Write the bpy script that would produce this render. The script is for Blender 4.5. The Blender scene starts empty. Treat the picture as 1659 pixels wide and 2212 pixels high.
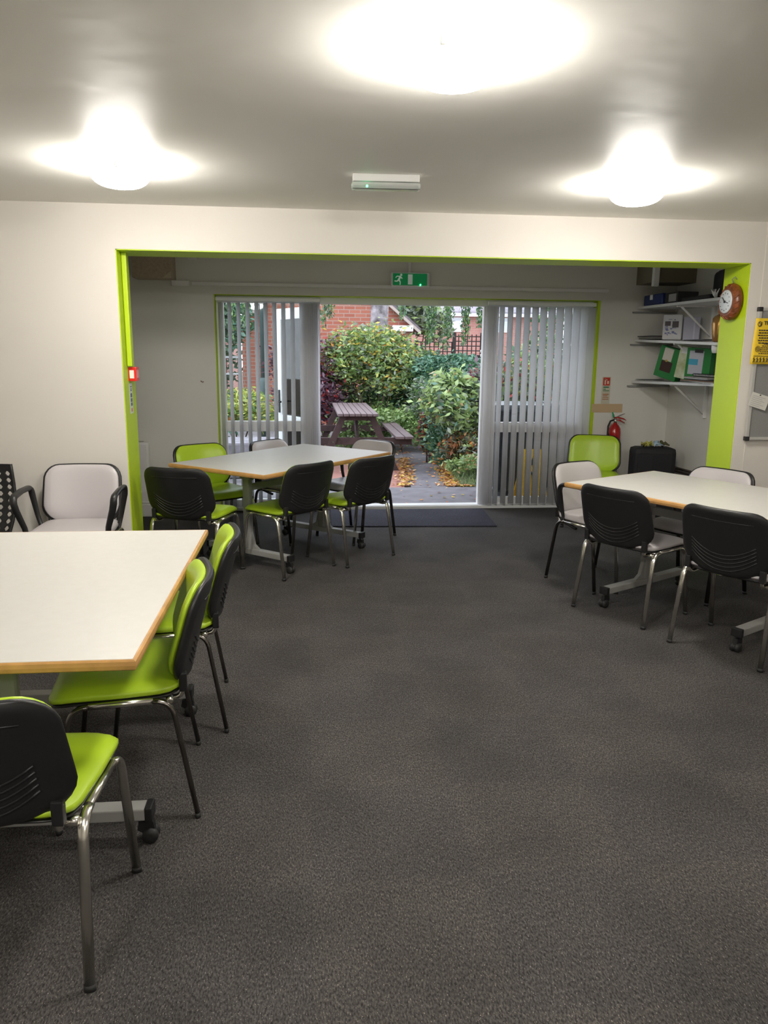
import bpy, bmesh, math, random
from mathutils import Vector, Matrix
PI = math.pi
rnd = random.Random(7)
C = bpy.context.scene.collection
sc = bpy.context.scene

# ------------------------------------------------------------------ camera, sky, exposure
pitch, yaw, roll = 0.2073, 0.1006, 0.0099
fw = Vector((math.sin(yaw)*math.cos(pitch), math.cos(yaw)*math.cos(pitch), -math.sin(pitch)))
rt = Vector((math.cos(yaw), -math.sin(yaw), 0)); up = rt.cross(fw)
r2 = math.cos(roll)*rt + math.sin(roll)*up; u2 = -math.sin(roll)*rt + math.cos(roll)*up
cam_data = bpy.data.cameras.new('camera'); cam = bpy.data.objects.new('camera', cam_data); C.objects.link(cam)
cam.matrix_world = Matrix(((r2.x, u2.x, -fw.x, 0), (r2.y, u2.y, -fw.y, 0), (r2.z, u2.z, -fw.z, 1.55), (0, 0, 0, 1)))
cam_data.sensor_fit = 'HORIZONTAL'; cam_data.sensor_width = 36; cam_data.lens = 36*1649.85/1659
cam_data.clip_start = 0.05; cam_data.clip_end = 200
sc.camera = cam
LAMP = 118.0            # radiance of the frosted lamp domes
SKY = 4.2
w = bpy.data.worlds.new('overcast_sky'); sc.world = w; w.use_nodes = True
w.node_tree.nodes['Background'].inputs[0].default_value = (0.84, 0.89, 1.0, 1)
w.node_tree.nodes['Background'].inputs[1].default_value = SKY
sc.view_settings.view_transform = 'Standard'; sc.view_settings.look = 'None'
sc.view_settings.exposure = 0.0; sc.view_settings.gamma = 1; sc.view_settings.use_curve_mapping = False

# ------------------------------------------------------------------ materials
MATS = {}
def mat(name, col, rough=0.6, metal=0.0, noise=None, bump=None, spec=0.5, emit=None, coat=0, trans=0, sss=0):
    if name in MATS: return MATS[name]
    m = bpy.data.materials.new(name); m.use_nodes = True
    nt = m.node_tree; b = nt.nodes['Principled BSDF']
    b.inputs['Base Color'].default_value = (*col, 1); b.inputs['Roughness'].default_value = rough
    b.inputs['Metallic'].default_value = metal; b.inputs['Specular IOR Level'].default_value = spec
    if coat: b.inputs['Coat Weight'].default_value = coat
    if trans: b.inputs['Transmission Weight'].default_value = trans
    if emit: b.inputs['Emission Color'].default_value = (*emit[0], 1); b.inputs['Emission Strength'].default_value = emit[1]
    tc = nt.nodes.new('ShaderNodeTexCoord')
    if noise:       # (scale, amount, [second colour])
        n = nt.nodes.new('ShaderNodeTexNoise'); n.inputs['Scale'].default_value = noise[0]; n.inputs['Detail'].default_value = 4
        nt.links.new(tc.outputs['Object'], n.inputs['Vector'])
        mx = nt.nodes.new('ShaderNodeMix'); mx.data_type = 'RGBA'
        a = noise[1]; c2 = noise[2] if len(noise) > 2 else tuple(min(1, c*(1+a)) for c in col)
        c1 = col if len(noise) > 2 else tuple(c*(1-a) for c in col)
        mx.inputs[6].default_value = (*c1, 1); mx.inputs[7].default_value = (*c2, 1)
        mr = nt.nodes.new('ShaderNodeMapRange'); mr.inputs[1].default_value = .3; mr.inputs[2].default_value = .7
        nt.links.new(n.outputs['Fac'], mr.inputs[0]); nt.links.new(mr.outputs[0], mx.inputs[0])
        nt.links.new(mx.outputs[2], b.inputs['Base Color'])
    if bump:        # (scale, strength, distance)
        n = nt.nodes.new('ShaderNodeTexNoise'); n.inputs['Scale'].default_value = bump[0]; n.inputs['Detail'].default_value = 3
        nt.links.new(tc.outputs['Object'], n.inputs['Vector'])
        bp = nt.nodes.new('ShaderNodeBump'); bp.inputs['Strength'].default_value = bump[1]; bp.inputs['Distance'].default_value = bump[2]
        nt.links.new(n.outputs['Fac'], bp.inputs['Height']); nt.links.new(bp.outputs[0], b.inputs['Normal'])
    MATS[name] = m; return m

def carpet_mat(name, base, tile=0.5, amp=1.0, fleck=(0.22, 0.2, 0.18)):
    m = bpy.data.materials.new(name); m.use_nodes = True; nt = m.node_tree; N = nt.nodes; L = nt.links
    b = N['Principled BSDF']; b.inputs['Roughness'].default_value = .93; b.inputs['Specular IOR Level'].default_value = .25
    tc = N.new('ShaderNodeTexCoord')
    n1 = N.new('ShaderNodeTexNoise'); n1.inputs['Scale'].default_value = 215; n1.inputs['Detail'].default_value = 3
    n2 = N.new('ShaderNodeTexNoise'); n2.inputs['Scale'].default_value = 2.3; n2.inputs['Detail'].default_value = 3
    n3 = N.new('ShaderNodeTexNoise'); n3.inputs['Scale'].default_value = 300; n3.inputs['Detail'].default_value = 1
    n4 = N.new('ShaderNodeTexNoise'); n4.inputs['Scale'].default_value = 60; n4.inputs['Detail'].default_value = 3
    mp = N.new('ShaderNodeMapping'); mp.inputs['Scale'].default_value = (1, .45, 1); mp.inputs['Rotation'].default_value = (0, 0, .5)
    L.new(tc.outputs['Object'], mp.inputs[0])
    for n in (n1, n3): L.new(mp.outputs[0], n.inputs['Vector'])
    L.new(tc.outputs['Object'], n2.inputs['Vector']); L.new(tc.outputs['Object'], n4.inputs['Vector'])
    r = N.new('ShaderNodeValToRGB'); e = r.color_ramp.elements
    e[0].position = .34; e[0].color = (*[c*(1-.6*amp) for c in base], 1)
    e[1].position = .66; e[1].color = (*[c*(1+.7*amp) for c in base], 1)
    L.new(n1.outputs['Fac'], r.inputs[0])
    r3 = N.new('ShaderNodeMapRange'); r3.inputs[1].default_value = .66; r3.inputs[2].default_value = .72
    L.new(n3.outputs['Fac'], r3.inputs[0])
    mx = N.new('ShaderNodeMix'); mx.data_type = 'RGBA'; mx.inputs[7].default_value = (*fleck, 1)
    L.new(r3.outputs[0], mx.inputs[0]); L.new(r.outputs[0], mx.inputs[6])
    # carpet tiles: each tile a touch lighter or darker, worn patches
    ck = N.new('ShaderNodeTexChecker'); ck.inputs['Scale'].default_value = 1/tile
    ck.inputs[1].default_value = (1.04, 1.03, 1.02, 1); ck.inputs[2].default_value = (.96, .96, .97, 1)
    L.new(tc.outputs['Object'], ck.inputs['Vector'])
    mu = N.new('ShaderNodeMix'); mu.data_type = 'RGBA'; mu.blend_type = 'MULTIPLY'; mu.inputs[0].default_value = 1
    L.new(mx.outputs[2], mu.inputs[6]); L.new(ck.outputs[0], mu.inputs[7])
    mr = N.new('ShaderNodeMapRange'); mr.inputs[3].default_value = .8; mr.inputs[4].default_value = 1.2
    mr.inputs[1].default_value = .3; mr.inputs[2].default_value = .7; L.new(n2.outputs['Fac'], mr.inputs[0])
    mr4 = N.new('ShaderNodeMapRange'); mr4.inputs[3].default_value = .85; mr4.inputs[4].default_value = 1.15
    mr4.inputs[1].default_value = .3; mr4.inputs[2].default_value = .7; L.new(n4.outputs['Fac'], mr4.inputs[0])
    mm = N.new('ShaderNodeMath'); mm.operation = 'MULTIPLY'; L.new(mr.outputs[0], mm.inputs[0]); L.new(mr4.outputs[0], mm.inputs[1])
    sc_ = N.new('ShaderNodeVectorMath'); sc_.operation = 'SCALE'
    L.new(mu.outputs[2], sc_.inputs[0]); L.new(mm.outputs[0], sc_.inputs['Scale']); L.new(sc_.outputs[0], b.inputs['Base Color'])
    bp = N.new('ShaderNodeBump'); bp.inputs['Strength'].default_value = .7; bp.inputs['Distance'].default_value = .004
    L.new(n1.outputs['Fac'], bp.inputs['Height']); L.new(bp.outputs[0], b.inputs['Normal'])
    return m

def brick_mat(name, c1, c2, mortar):
    m = bpy.data.materials.new(name); m.use_nodes = True; nt = m.node_tree; N = nt.nodes; L = nt.links
    b = N['Principled BSDF']; b.inputs['Roughness'].default_value = .9
    tc = N.new('ShaderNodeTexCoord'); sp = N.new('ShaderNodeSeparateXYZ'); cb = N.new('ShaderNodeCombineXYZ')
    L.new(tc.outputs['Object'], sp.inputs[0])
    ad = N.new('ShaderNodeMath'); L.new(sp.outputs[0], ad.inputs[0]); L.new(sp.outputs[1], ad.inputs[1])
    L.new(ad.outputs[0], cb.inputs[0]); L.new(sp.outputs[2], cb.inputs[1])
    br = N.new('ShaderNodeTexBrick'); br.inputs['Scale'].default_value = 1; br.inputs['Brick Width'].default_value = .225
    br.inputs['Row Height'].default_value = .075; br.inputs['Mortar Size'].default_value = .007
    br.inputs['Color1'].default_value = (*c1, 1); br.inputs['Color2'].default_value = (*c2, 1); br.inputs['Mortar'].default_value = (*mortar, 1)
    L.new(cb.outputs[0], br.inputs['Vector']); L.new(br.outputs['Color'], b.inputs['Base Color'])
    return m

def clear_glass():
    m = bpy.data.materials.new('window_glass'); m.use_nodes = True; nt = m.node_tree; N = nt.nodes; L = nt.links
    N.remove(N['Principled BSDF']); out = N['Material Output']
    t = N.new('ShaderNodeBsdfTransparent'); t.inputs[0].default_value = (.93, .96, .95, 1)
    g = N.new('ShaderNodeBsdfGlossy'); g.inputs['Roughness'].default_value = .02
    fr = N.new('ShaderNodeFresnel'); fr.inputs[0].default_value = 1.45
    mx = N.new('ShaderNodeMixShader'); L.new(fr.outputs[0], mx.inputs[0]); L.new(t.outputs[0], mx.inputs[1]); L.new(g.outputs[0], mx.inputs[2])
    L.new(mx.outputs[0], out.inputs[0]); return m

def fabric_slat():
    m = bpy.data.materials.new('blind_fabric'); m.use_nodes = True; nt = m.node_tree; N = nt.nodes; L = nt.links
    N.remove(N['Principled BSDF']); out = N['Material Output']
    d = N.new('ShaderNodeBsdfDiffuse'); t = N.new('ShaderNodeBsdfTranslucent')
    tc = N.new('ShaderNodeTexCoord'); n = N.new('ShaderNodeTexNoise'); n.inputs['Scale'].default_value = 90
    mp = N.new('ShaderNodeMapping'); mp.inputs['Scale'].default_value = (1, 1, .12)
    L.new(tc.outputs['Object'], mp.inputs[0]); L.new(mp.outputs[0], n.inputs['Vector'])
    r = N.new('ShaderNodeValToRGB'); r.color_ramp.elements[0].color = (.88, .88, .90, 1); r.color_ramp.elements[1].color = (.96, .96, .98, 1)
    L.new(n.outputs['Fac'], r.inputs[0]); L.new(r.outputs[0], d.inputs[0]); L.new(r.outputs[0], t.inputs[0])
    mx = N.new('ShaderNodeMixShader'); mx.inputs[0].default_value = .54
    L.new(d.outputs[0], mx.inputs[1]); L.new(t.outputs[0], mx.inputs[2]); L.new(mx.outputs[0], out.inputs[0]); return m

def leaf_mat(name, col):
    col = tuple(c*.74 for c in col)
    m = bpy.data.materials.new(name); m.use_nodes = True; nt = m.node_tree; N = nt.nodes; L = nt.links
    N.remove(N['Principled BSDF']); out = N['Material Output']
    tc = N.new('ShaderNodeTexCoord'); n = N.new('ShaderNodeTexNoise'); n.inputs['Scale'].default_value = 9; n.inputs['Detail'].default_value = 2
    L.new(tc.outputs['Object'], n.inputs['Vector'])
    r = N.new('ShaderNodeValToRGB'); r.color_ramp.elements[0].position = .3; r.color_ramp.elements[1].position = .7
    r.color_ramp.elements[0].color = (*[c*.7 for c in col], 1); r.color_ramp.elements[1].color = (*[min(1, c*1.35) for c in col], 1)
    L.new(n.outputs['Fac'], r.inputs[0])
    d = N.new('ShaderNodeBsdfDiffuse'); t = N.new('ShaderNodeBsdfTranslucent'); L.new(r.outputs[0], d.inputs[0]); L.new(r.outputs[0], t.inputs[0])
    g = N.new('ShaderNodeBsdfGlossy'); g.inputs['Roughness'].default_value = .45; g.inputs[0].default_value = (.9, .9, .9, 1)
    mx = N.new('ShaderNodeMixShader'); mx.inputs[0].default_value = .3
    L.new(d.outputs[0], mx.inputs[1]); L.new(t.outputs[0], mx.inputs[2])
    m2 = N.new('ShaderNodeMixShader'); m2.inputs[0].default_value = .05
    L.new(mx.outputs[0], m2.inputs[1]); L.new(g.outputs[0], m2.inputs[2]); L.new(m2.outputs[0], out.inputs[0]); return m

WALL = mat('cream_wall_paint', (.70, .665, .61), .75, noise=(1.6, .025), bump=(60, .12, .002), spec=.3)
GREYWALL = mat('grey_beige_wall_paint', (.78, .765, .71), .8, noise=(1.4, .03), bump=(60, .1, .002), spec=.3)
CEIL = mat('ceiling_paint', (.90, .875, .82), .5, noise=(.9, .02), bump=(2.2, .35, .02), spec=.35)
LIME = mat('lime_green_paint', (.49, .66, .012), .45, spec=.4)
CARPET = carpet_mat('charcoal_carpet_tiles', (.049, .0455, .0435))
MATC = carpet_mat('blue_black_rib_mat', (.022, .022, .034), 5, 1.4, (.10, .10, .14))
UPVC = mat('white_upvc', (.83, .84, .85), .3)
WHITEP = mat('white_paint', (.85, .84, .82), .45)
SHELFW = mat('white_melamine', (.74, .74, .74), .4)
GLASS = clear_glass(); SLAT = fabric_slat()
LAMIN = mat('white_laminate', (.63, .617, .585), .38, noise=(30, .02), spec=.4)
BEECH = mat('beech_edge', (.52, .28, .09), .45, noise=(14, .18))
GREYMET = mat('grey_powder_coated_steel', (.33, .33, .315), .4, spec=.5)
CHROME = mat('chrome', (.78, .76, .70), .22, 1.0)
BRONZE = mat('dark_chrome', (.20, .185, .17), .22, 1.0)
BLACKP = mat('black_plastic', (.012, .012, .013), .42, bump=(220, .2, .0006))
BLACKT = mat('black_textured_plastic', (.010, .010, .011), .55, bump=(220, .2, .0006))
GREENV = mat('lime_green_vinyl', (.42, .61, .026), .36, bump=(300, .08, .0005))
GREYV = mat('pale_grey_vinyl', (.52, .49, .50), .36, bump=(300, .08, .0005))
RUBBER = mat('black_rubber', (.015, .015, .015), .6)
LAMPM = mat('frosted_lamp_glass', (.9, .9, .88), .3, emit=((1.0, .955, .88), LAMP))
BRICK = brick_mat('red_brick', (.30, .095, .060), (.36, .13, .085), (.32, .25, .21))
BRICKP = brick_mat('pink_brick', (.38, .17, .14), (.42, .20, .165), (.38, .27, .24))

# ------------------------------------------------------------------ mesh helpers
class MB:
    def __init__(s): s.bm = bmesh.new()
    def box(s, lo, hi, bev=0, rot=None, mi=0):
        lo = Vector(lo); hi = Vector(hi); c = (lo+hi)/2; d = hi-lo
        t = bmesh.new(); bmesh.ops.create_cube(t, size=1)
        for v in t.verts: v.co = Vector((v.co.x*d.x, v.co.y*d.y, v.co.z*d.z))
        if bev: bmesh.ops.bevel(t, geom=t.edges[:], offset=min(bev, min(d)*.45), segments=2, affect='EDGES', profile=.6)
        for v in t.verts:
            if rot is not None: v.co = rot @ v.co
            v.co += c
        s.merge(t, mi); return s
    def merge(s, t, mi=0):
        vm = {v: s.bm.verts.new(v.co) for v in t.verts}
        for f in t.faces:
            try:
                nf = s.bm.faces.new([vm[v] for v in f.verts]); nf.material_index = mi; nf.smooth = f.smooth
            except ValueError: pass
        t.free()
    def tube(s, pts, r, n=10, cap=True, closed=False, flat=1.0, updir=None, mi=0):
        """tube along pts; r number or list; flat squashes the section along the second axis"""
        pts = [Vector(p) for p in pts]; m = len(pts); rings = []
        prev = None
        for i, p in enumerate(pts):
            if closed: d = pts[(i+1) % m]-pts[i-1]
            elif i == 0: d = pts[1]-p
            elif i == m-1: d = p-pts[-2]
            else: d = (pts[i+1]-p).normalized()+(p-pts[i-1]).normalized()
            d.normalize()
            if updir is not None: a = Vector(updir)-d*d.dot(Vector(updir))
            elif prev is not None: a = prev-d*d.dot(prev)
            else:
                a = Vector((0, 0, 1)) if abs(d.z) < .9 else Vector((1, 0, 0)); a = a-d*d.dot(a)
            if a.length < 1e-6: a = d.orthogonal()
            a.normalize(); prev = a; bb = d.cross(a)
            rr = r[i] if isinstance(r, (list, tuple)) else r
            rings.append([s.bm.verts.new(p+a*rr*math.cos(2*PI*k/n)+bb*rr*flat*math.sin(2*PI*k/n)) for k in range(n)])
        R = range(m if closed else m-1)
        for i in R:
            A, B = rings[i], rings[(i+1) % m]
            for k in range(n):
                f = s.bm.faces.new((A[k], A[(k+1) % n], B[(k+1) % n], B[k])); f.smooth = True; f.material_index = mi
        if cap and not closed:
            for rg in (rings[0][::-1], rings[-1]):
                f = s.bm.faces.new(rg); f.material_index = mi
        return s
    def lathe(s, prof, n=24, c=(0, 0, 0), axis='z', mi=0):
        c = Vector(c); rings = []
        for (r, h) in prof:
            rg = []
            for k in range(n):
                a = 2*PI*k/n; x, y = r*math.cos(a), r*math.sin(a)
                p = {'z': (x, y, h), 'x': (h, x, y), 'y': (y, h, x)}[axis]
                rg.append(s.bm.verts.new(c+Vector(p)))
            rings.append(rg)
        for A, B in zip(rings, rings[1:]):
            for k in range(n):
                f = s.bm.faces.new((A[k], A[(k+1) % n], B[(k+1) % n], B[k])); f.smooth = True; f.material_index = mi
        if prof[0][0] > 1e-4: s.bm.faces.new(rings[0][::-1]).material_index = mi
        if prof[-1][0] > 1e-4: s.bm.faces.new(rings[-1]).material_index = mi
        return s
    def prism(s, poly, plane='xz', a=0, b=.01, mi=0):
        def P(u, v, w_): return {'xz': (u, w_, v), 'xy': (u, v, w_), 'yz': (w_, u, v)}[plane]
        A = [s.bm.verts.new(P(u, v, a)) for u, v in poly]; B = [s.bm.verts.new(P(u, v, b)) for u, v in poly]
        fs = [s.bm.faces.new(A), s.bm.faces.new(B[::-1])]
        n = len(poly)
        for k in range(n): fs.append(s.bm.faces.new((A[k], B[k], B[(k+1) % n], A[(k+1) % n])))
        for f in fs: f.material_index = mi
        return s
    def pad(s, W, H, r, surf, t, bulge=0, nu=14, nv=14, mi=0):
        """closed cushion / shell: rounded rectangle of half sizes W,H; surf(x,y)->(point,normal)"""
        def cl(n): return [-math.cos(PI*i/n) for i in range(n+1)]
        F = []; B = []
        for b in cl(nv):
            y = b*H; dist = H-abs(y); ww = W if dist >= r else W-r+math.sqrt(max(0, r*r-(r-dist)**2))
            fr = []; bk = []
            for a in cl(nu):
                x = a*ww; p, nrm = surf(x, y)
                e = (1-abs(a)**5)*(1-abs(b)**5)
                fr.append(s.bm.verts.new(Vector(p)+Vector(nrm)*(t*.5*min(1, .35+e*2)+bulge*e))); bk.append(s.bm.verts.new(Vector(p)-Vector(nrm)*(t*.5*min(1, .35+e*2))))
            F.append(fr); B.append(bk)
        for G, fl in ((F, 0), (B, 1)):
            for j in range(nv):
                for i in range(nu):
                    q = (G[j][i], G[j][i+1], G[j+1][i+1], G[j+1][i])
                    f = s.bm.faces.new(q[::-1] if fl else q); f.smooth = True; f.material_index = mi
        bd = [(0, i) for i in range(nu)]+[(j, nu) for j in range(nv)]+[(nv, i) for i in range(nu, 0, -1)]+[(j, 0) for j in range(nv, 0, -1)]
        for k in range(len(bd)):
            (j0, i0), (j1, i1) = bd[k], bd[(k+1) % len(bd)]
            f = s.bm.faces.new((F[j1][i1], F[j0][i0], B[j0][i0], B[j1][i1])); f.smooth = True; f.material_index = mi
        return s
    def build(s, name, m, parent=None, recalc=True):
        if recalc: bmesh.ops.recalc_face_normals(s.bm, faces=s.bm.faces[:])
        me = bpy.data.meshes.new(name); s.bm.to_mesh(me); s.bm.free()
        for x in (m if isinstance(m, (list, tuple)) else [m]): me.materials.append(x)
        o = bpy.data.objects.new(name, me); C.objects.link(o)
        if parent: o.parent = parent
        return o

def thing(name, label, cat, loc=(0, 0, 0), rz=0, group=None):
    o = bpy.data.objects.new(name, None); C.objects.link(o); o.location = loc; o.rotation_euler = (0, 0, rz)
    o.empty_display_size = .1
    o['label'] = label; o['category'] = cat
    if group: o['group'] = group
    return o
def tag(o, label, cat, group=None, kind=None):
    o['label'] = label; o['category'] = cat
    if group: o['group'] = group
    if kind: o['kind'] = kind
    return o
def struct(mb, name, m, label=None):
    o = mb.build(name, m); o['kind'] = 'structure'
    if label: o['label'] = label; o['category'] = name.split('_')[0]
    return o
def dup(root, label, loc, rz, group=None):
    r = root.copy(); C.objects.link(r); r.location = loc; r.rotation_euler = (0, 0, rz); r['label'] = label
    if group: r['group'] = group
    for ch in [o for o in bpy.data.objects if o.parent == root]:
        c = ch.copy(); C.objects.link(c); c.parent = r
        for g in [o for o in bpy.data.objects if o.parent == ch]:
            d = g.copy(); C.objects.link(d); d.parent = c
    return r
def V(*a): return Vector(a)
def arc(p0, p1, p2, n=6):
    p0, p1, p2 = V(*p0), V(*p1), V(*p2)
    return [p0*(1-t)**2+p1*2*t*(1-t)+p2*t*t for t in [i/n for i in range(n+1)]]

# ------------------------------------------------------------------ room shell
Y1, Y1b, Y2, Y3 = 5.015, 5.33, 7.41, 7.74       # near wall face, its back, far wall face, outer face
XL, XR, ZO, ZC = -1.154, 2.932, 2.145, 2.404
PL, PR, ZP = -.845, 2.815, 2.05
struct(MB().box((-3.4, -3.2, -.12), (4.4, Y3, 0)), 'floor', CARPET)
struct(MB().box((-3.4, -3.2, ZC), (4.4, Y1b, ZC+.15)), 'ceiling', CEIL)
struct(MB().box((-3.4, Y1b, 2.5), (4.4, Y3, 2.65)), 'ceiling', CEIL)
m = MB().box((-3.4, Y1, 0), (XL, Y1b, ZC)).box((XR, Y1, 0), (4.4, Y1b, ZC)).box((XL, Y1, ZO), (XR, Y1b, ZC))
m.box((3.02, Y1-.003, 0), (4.4, Y1, ZC))
struct(m, 'wall_opening', WALL)
m = MB().box((XL-.002, Y1+.003, .0), (XL+.006, Y1b+.004, ZO)).box((XR-.006, Y1+.003, 0), (XR+.002, Y1b+.004, ZO)).box((XL, Y1+.003, ZO-.006), (XR, Y1b+.004, ZO+.002))
struct(m, 'trim_1', LIME)
m = MB().box((-3.4, Y2, 0), (PL, Y3, 2.5)).box((PR, Y2, 0), (4.4, Y3, 2.5)).box((PL, Y2, ZP), (PR, Y3, 2.5))
struct(m, 'wall_far', GREYWALL)
m = MB().box((PL-.003, Y2-.003, .0), (PL+.004, 7.52, ZP)).box((PR-.004, Y2-.003, 0), (PR+.022, 7.52, ZP)).box((PL, Y2-.003, ZP-.004), (PR, 7.52, ZP+.001))
struct(m, 'trim_2', LIME)
struct(MB().box((-3.5, -3.2, 0), (-3.4, Y3, 2.6)), 'wall_left', WALL)
struct(MB().box((4.4, -3.2, 0), (4.5, Y1b, 2.6)), 'wall_right', WALL)
struct(MB().box((3.6, Y1b, 0), (3.75, Y2, 2.5)), 'wall_alcove_right', GREYWALL)
struct(MB().box((-2.6, Y1b, 0), (-2.5, Y2, 2.5)), 'wall_alcove_left', GREYWALL)
struct(MB().box((-3.5, -3.3, 0), (4.5, -3.2, 2.6)), 'wall_back', WALL)
# conduit above the doors, boxing in both corners
m = MB().box((-1.035, Y2-.035, 2.125), (2.90, Y2, 2.155), .004).box((-1.22, Y2-.03, 2.115), (-1.06, Y2, 2.165), .004)
struct(m, 'trim_3', WHITEP)
struct(MB().box((-1.145, 5.115, 1.44), (-1.115, 5.15, ZO-.006), .006), 'trim_4', LIME)
m = MB().box((3.18, 7.05, 2.2), (3.6, Y2, 2.5)); struct(m, 'trim_5', mat('shade_brown_boxing', (.20, .175, .12), .7))  # brown colour stands in for the dark shading at the ceiling drop
struct(MB().box((3.17, 7.0, 2.16), (3.22, 7.05, 2.5), .003), 'trim_6', WHITEP)
struct(MB().box((-3.4, Y1-.012, 0), (XL, Y1, .09)).box((XR, Y1-.012, 0), (4.4, Y1, .09)), 'baseboard_opening', WHITEP)
struct(MB().tube([(3.575, 5.4, .50), (3.575, 7.3, .46)], .012).tube([(3.575, 5.4, .47), (3.575, 7.3, .43)], .010), 'trim_7', mat('brown_pipe', (.12, .08, .06), .5))

# ------------------------------------------------------------------ glazed garden screen with its doors
YF0, YF1 = 7.52, 7.59
OL, OR = .115, 1.715
m = MB()
m.box((PL, YF0, 1.985), (PR, YF1, ZP), .006)
m.box((PL, YF0, .03), (PL+.07, YF1, 1.985), .006).box((PR-.07, YF0, .03), (PR, YF1, 1.985), .006)
m.box((OL-.07, YF0, .03), (OL, YF1, 1.985), .006).box((OR, YF0, .03), (OR+.07, YF1, 1.985), .006)
m.box((PL+.07, YF0, .03), (OL-.07, YF1, .10), .006).box((OR+.07, YF0, .03), (PR-.07, YF1, .10), .006)
m.box((PL, 7.46, 0), (PR, YF1+.03, .03), .004)
scr = struct(m, 'window_1', UPVC)
m = MB().box((PL+.07, YF0+.005, .775), (OL-.07, YF1-.005, .875), .006).box((OR+.07, YF0+.005, .765), (PR-.07, YF1-.005, .865), .006)
m.build('transom', UPVC, scr)
for x0, x1 in ((PL+.07, OL-.07), (OR+.07, PR-.07)):
    for z0, z1 in ((.10, .775), (.875, 1.985)):
        MB().box((x0, 7.552, z0), (x1, 7.558, z1)).build('pane', GLASS, scr)
MB().box((OL, 7.47, .03), (OR, YF1, .036)).build('threshold', mat('bright_threshold', (.8, .8, .8), .3), scr)
def door_leaf(name, hinge, ang, L=.80):
    root = bpy.data.objects.new(name, None); C.objects.link(root); root.location = hinge; root.rotation_euler = (0, 0, ang); root['kind'] = 'structure'
    m = MB()
    m.box((0, -.03, .04), (.10, .03, 1.97), .006).box((L-.10, -.03, .04), (L, .03, 1.97), .006)
    m.box((.10, -.03, 1.86), (L-.10, .03, 1.97), .006).box((.10, -.03, .04), (L-.10, .03, .16), .006).box((.10, -.03, .78), (L-.10, .03, .88), .006)
    m.build('door_frame', UPVC, root)
    MB().box((.10, -.004, .16), (L-.10, .004, .78)).build('pane', GLASS, root); MB().box((.10, -.004, .88), (L-.10, .004, 1.86)).build('pane', GLASS, root)
    h = MB()
    for s in (-1, 1):
        h.box((L-.065, s*.036-.006, .90), (L-.035, s*.036+.006, 1.14), .004).tube([(L-.05, s*.04, 1.02), (L-.05, s*.075, 1.02), (L-.17, s*.075, 1.02)], .009)
    h.build('handle', BLACKP, root)
    return root
door_leaf('door_1', (OL-.03, 7.63, 0), math.radians(118))
door_leaf('door_2', (OR+.04, 7.63, 0), math.radians(77))

# ------------------------------------------------------------------ vertical blinds
def blind(label, x0, x1, xs, stack_side, ang):
    t = thing('vertical_blind', label, 'blind', ((x0+x1)/2, 7.46, 0)); ox = (x0+x1)/2
    MB().box((x0-ox, -.022, 1.995), (x1-ox, .022, 2.03), .004).build('headrail', UPVC, t)
    for x, a in xs:
        m = MB(); n = 10; hw = .0445
        cols = []
        for z in (.035, 1.985):
            cols.append([m.bm.verts.new((x-ox+math.sin(a)*hw*(k*2/n-1)+math.cos(a)*.004*(1-(k*2/n-1)**2), math.cos(a)*hw*(k*2/n-1)-math.sin(a)*.004*(1-(k*2/n-1)**2), z)) for k in range(n+1)])
        for k in range(n):
            f = m.bm.faces.new((cols[0][k], cols[0][k+1], cols[1][k+1], cols[1][k])); f.smooth = True
        o = m.build('slat', SLAT, t)
        md = o.modifiers.new('s', 'SOLIDIFY'); md.thickness = .0012
    c = MB()
    pts = [(x-ox, -.038+.0*i, .05-.012*math.sin(i*PI)) for i, (x, a) in enumerate(xs)]
    c.tube(pts, .0015, 5); c.build('bottom_chain', UPVC, t)
    return t
a = math.radians(-28)
xsL = [(-.80+.0835*i, a) for i in range(9)]+[(-.03+.022*i, math.radians(-55+i*4)) for i in range(7)]
blind('white vertical blind of spaced slats left of the open doorway', -.84, .13, xsL, 1, a)
xsR = [(1.765+.02*i, math.radians(-62)) for i in range(3)]+[(1.88+.0825*i, math.radians(-19-2.5*i)) for i in range(12)]
blind('white vertical blind of broad slats right of the open doorway', 1.74, 2.81, xsR, -1, a)

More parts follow.
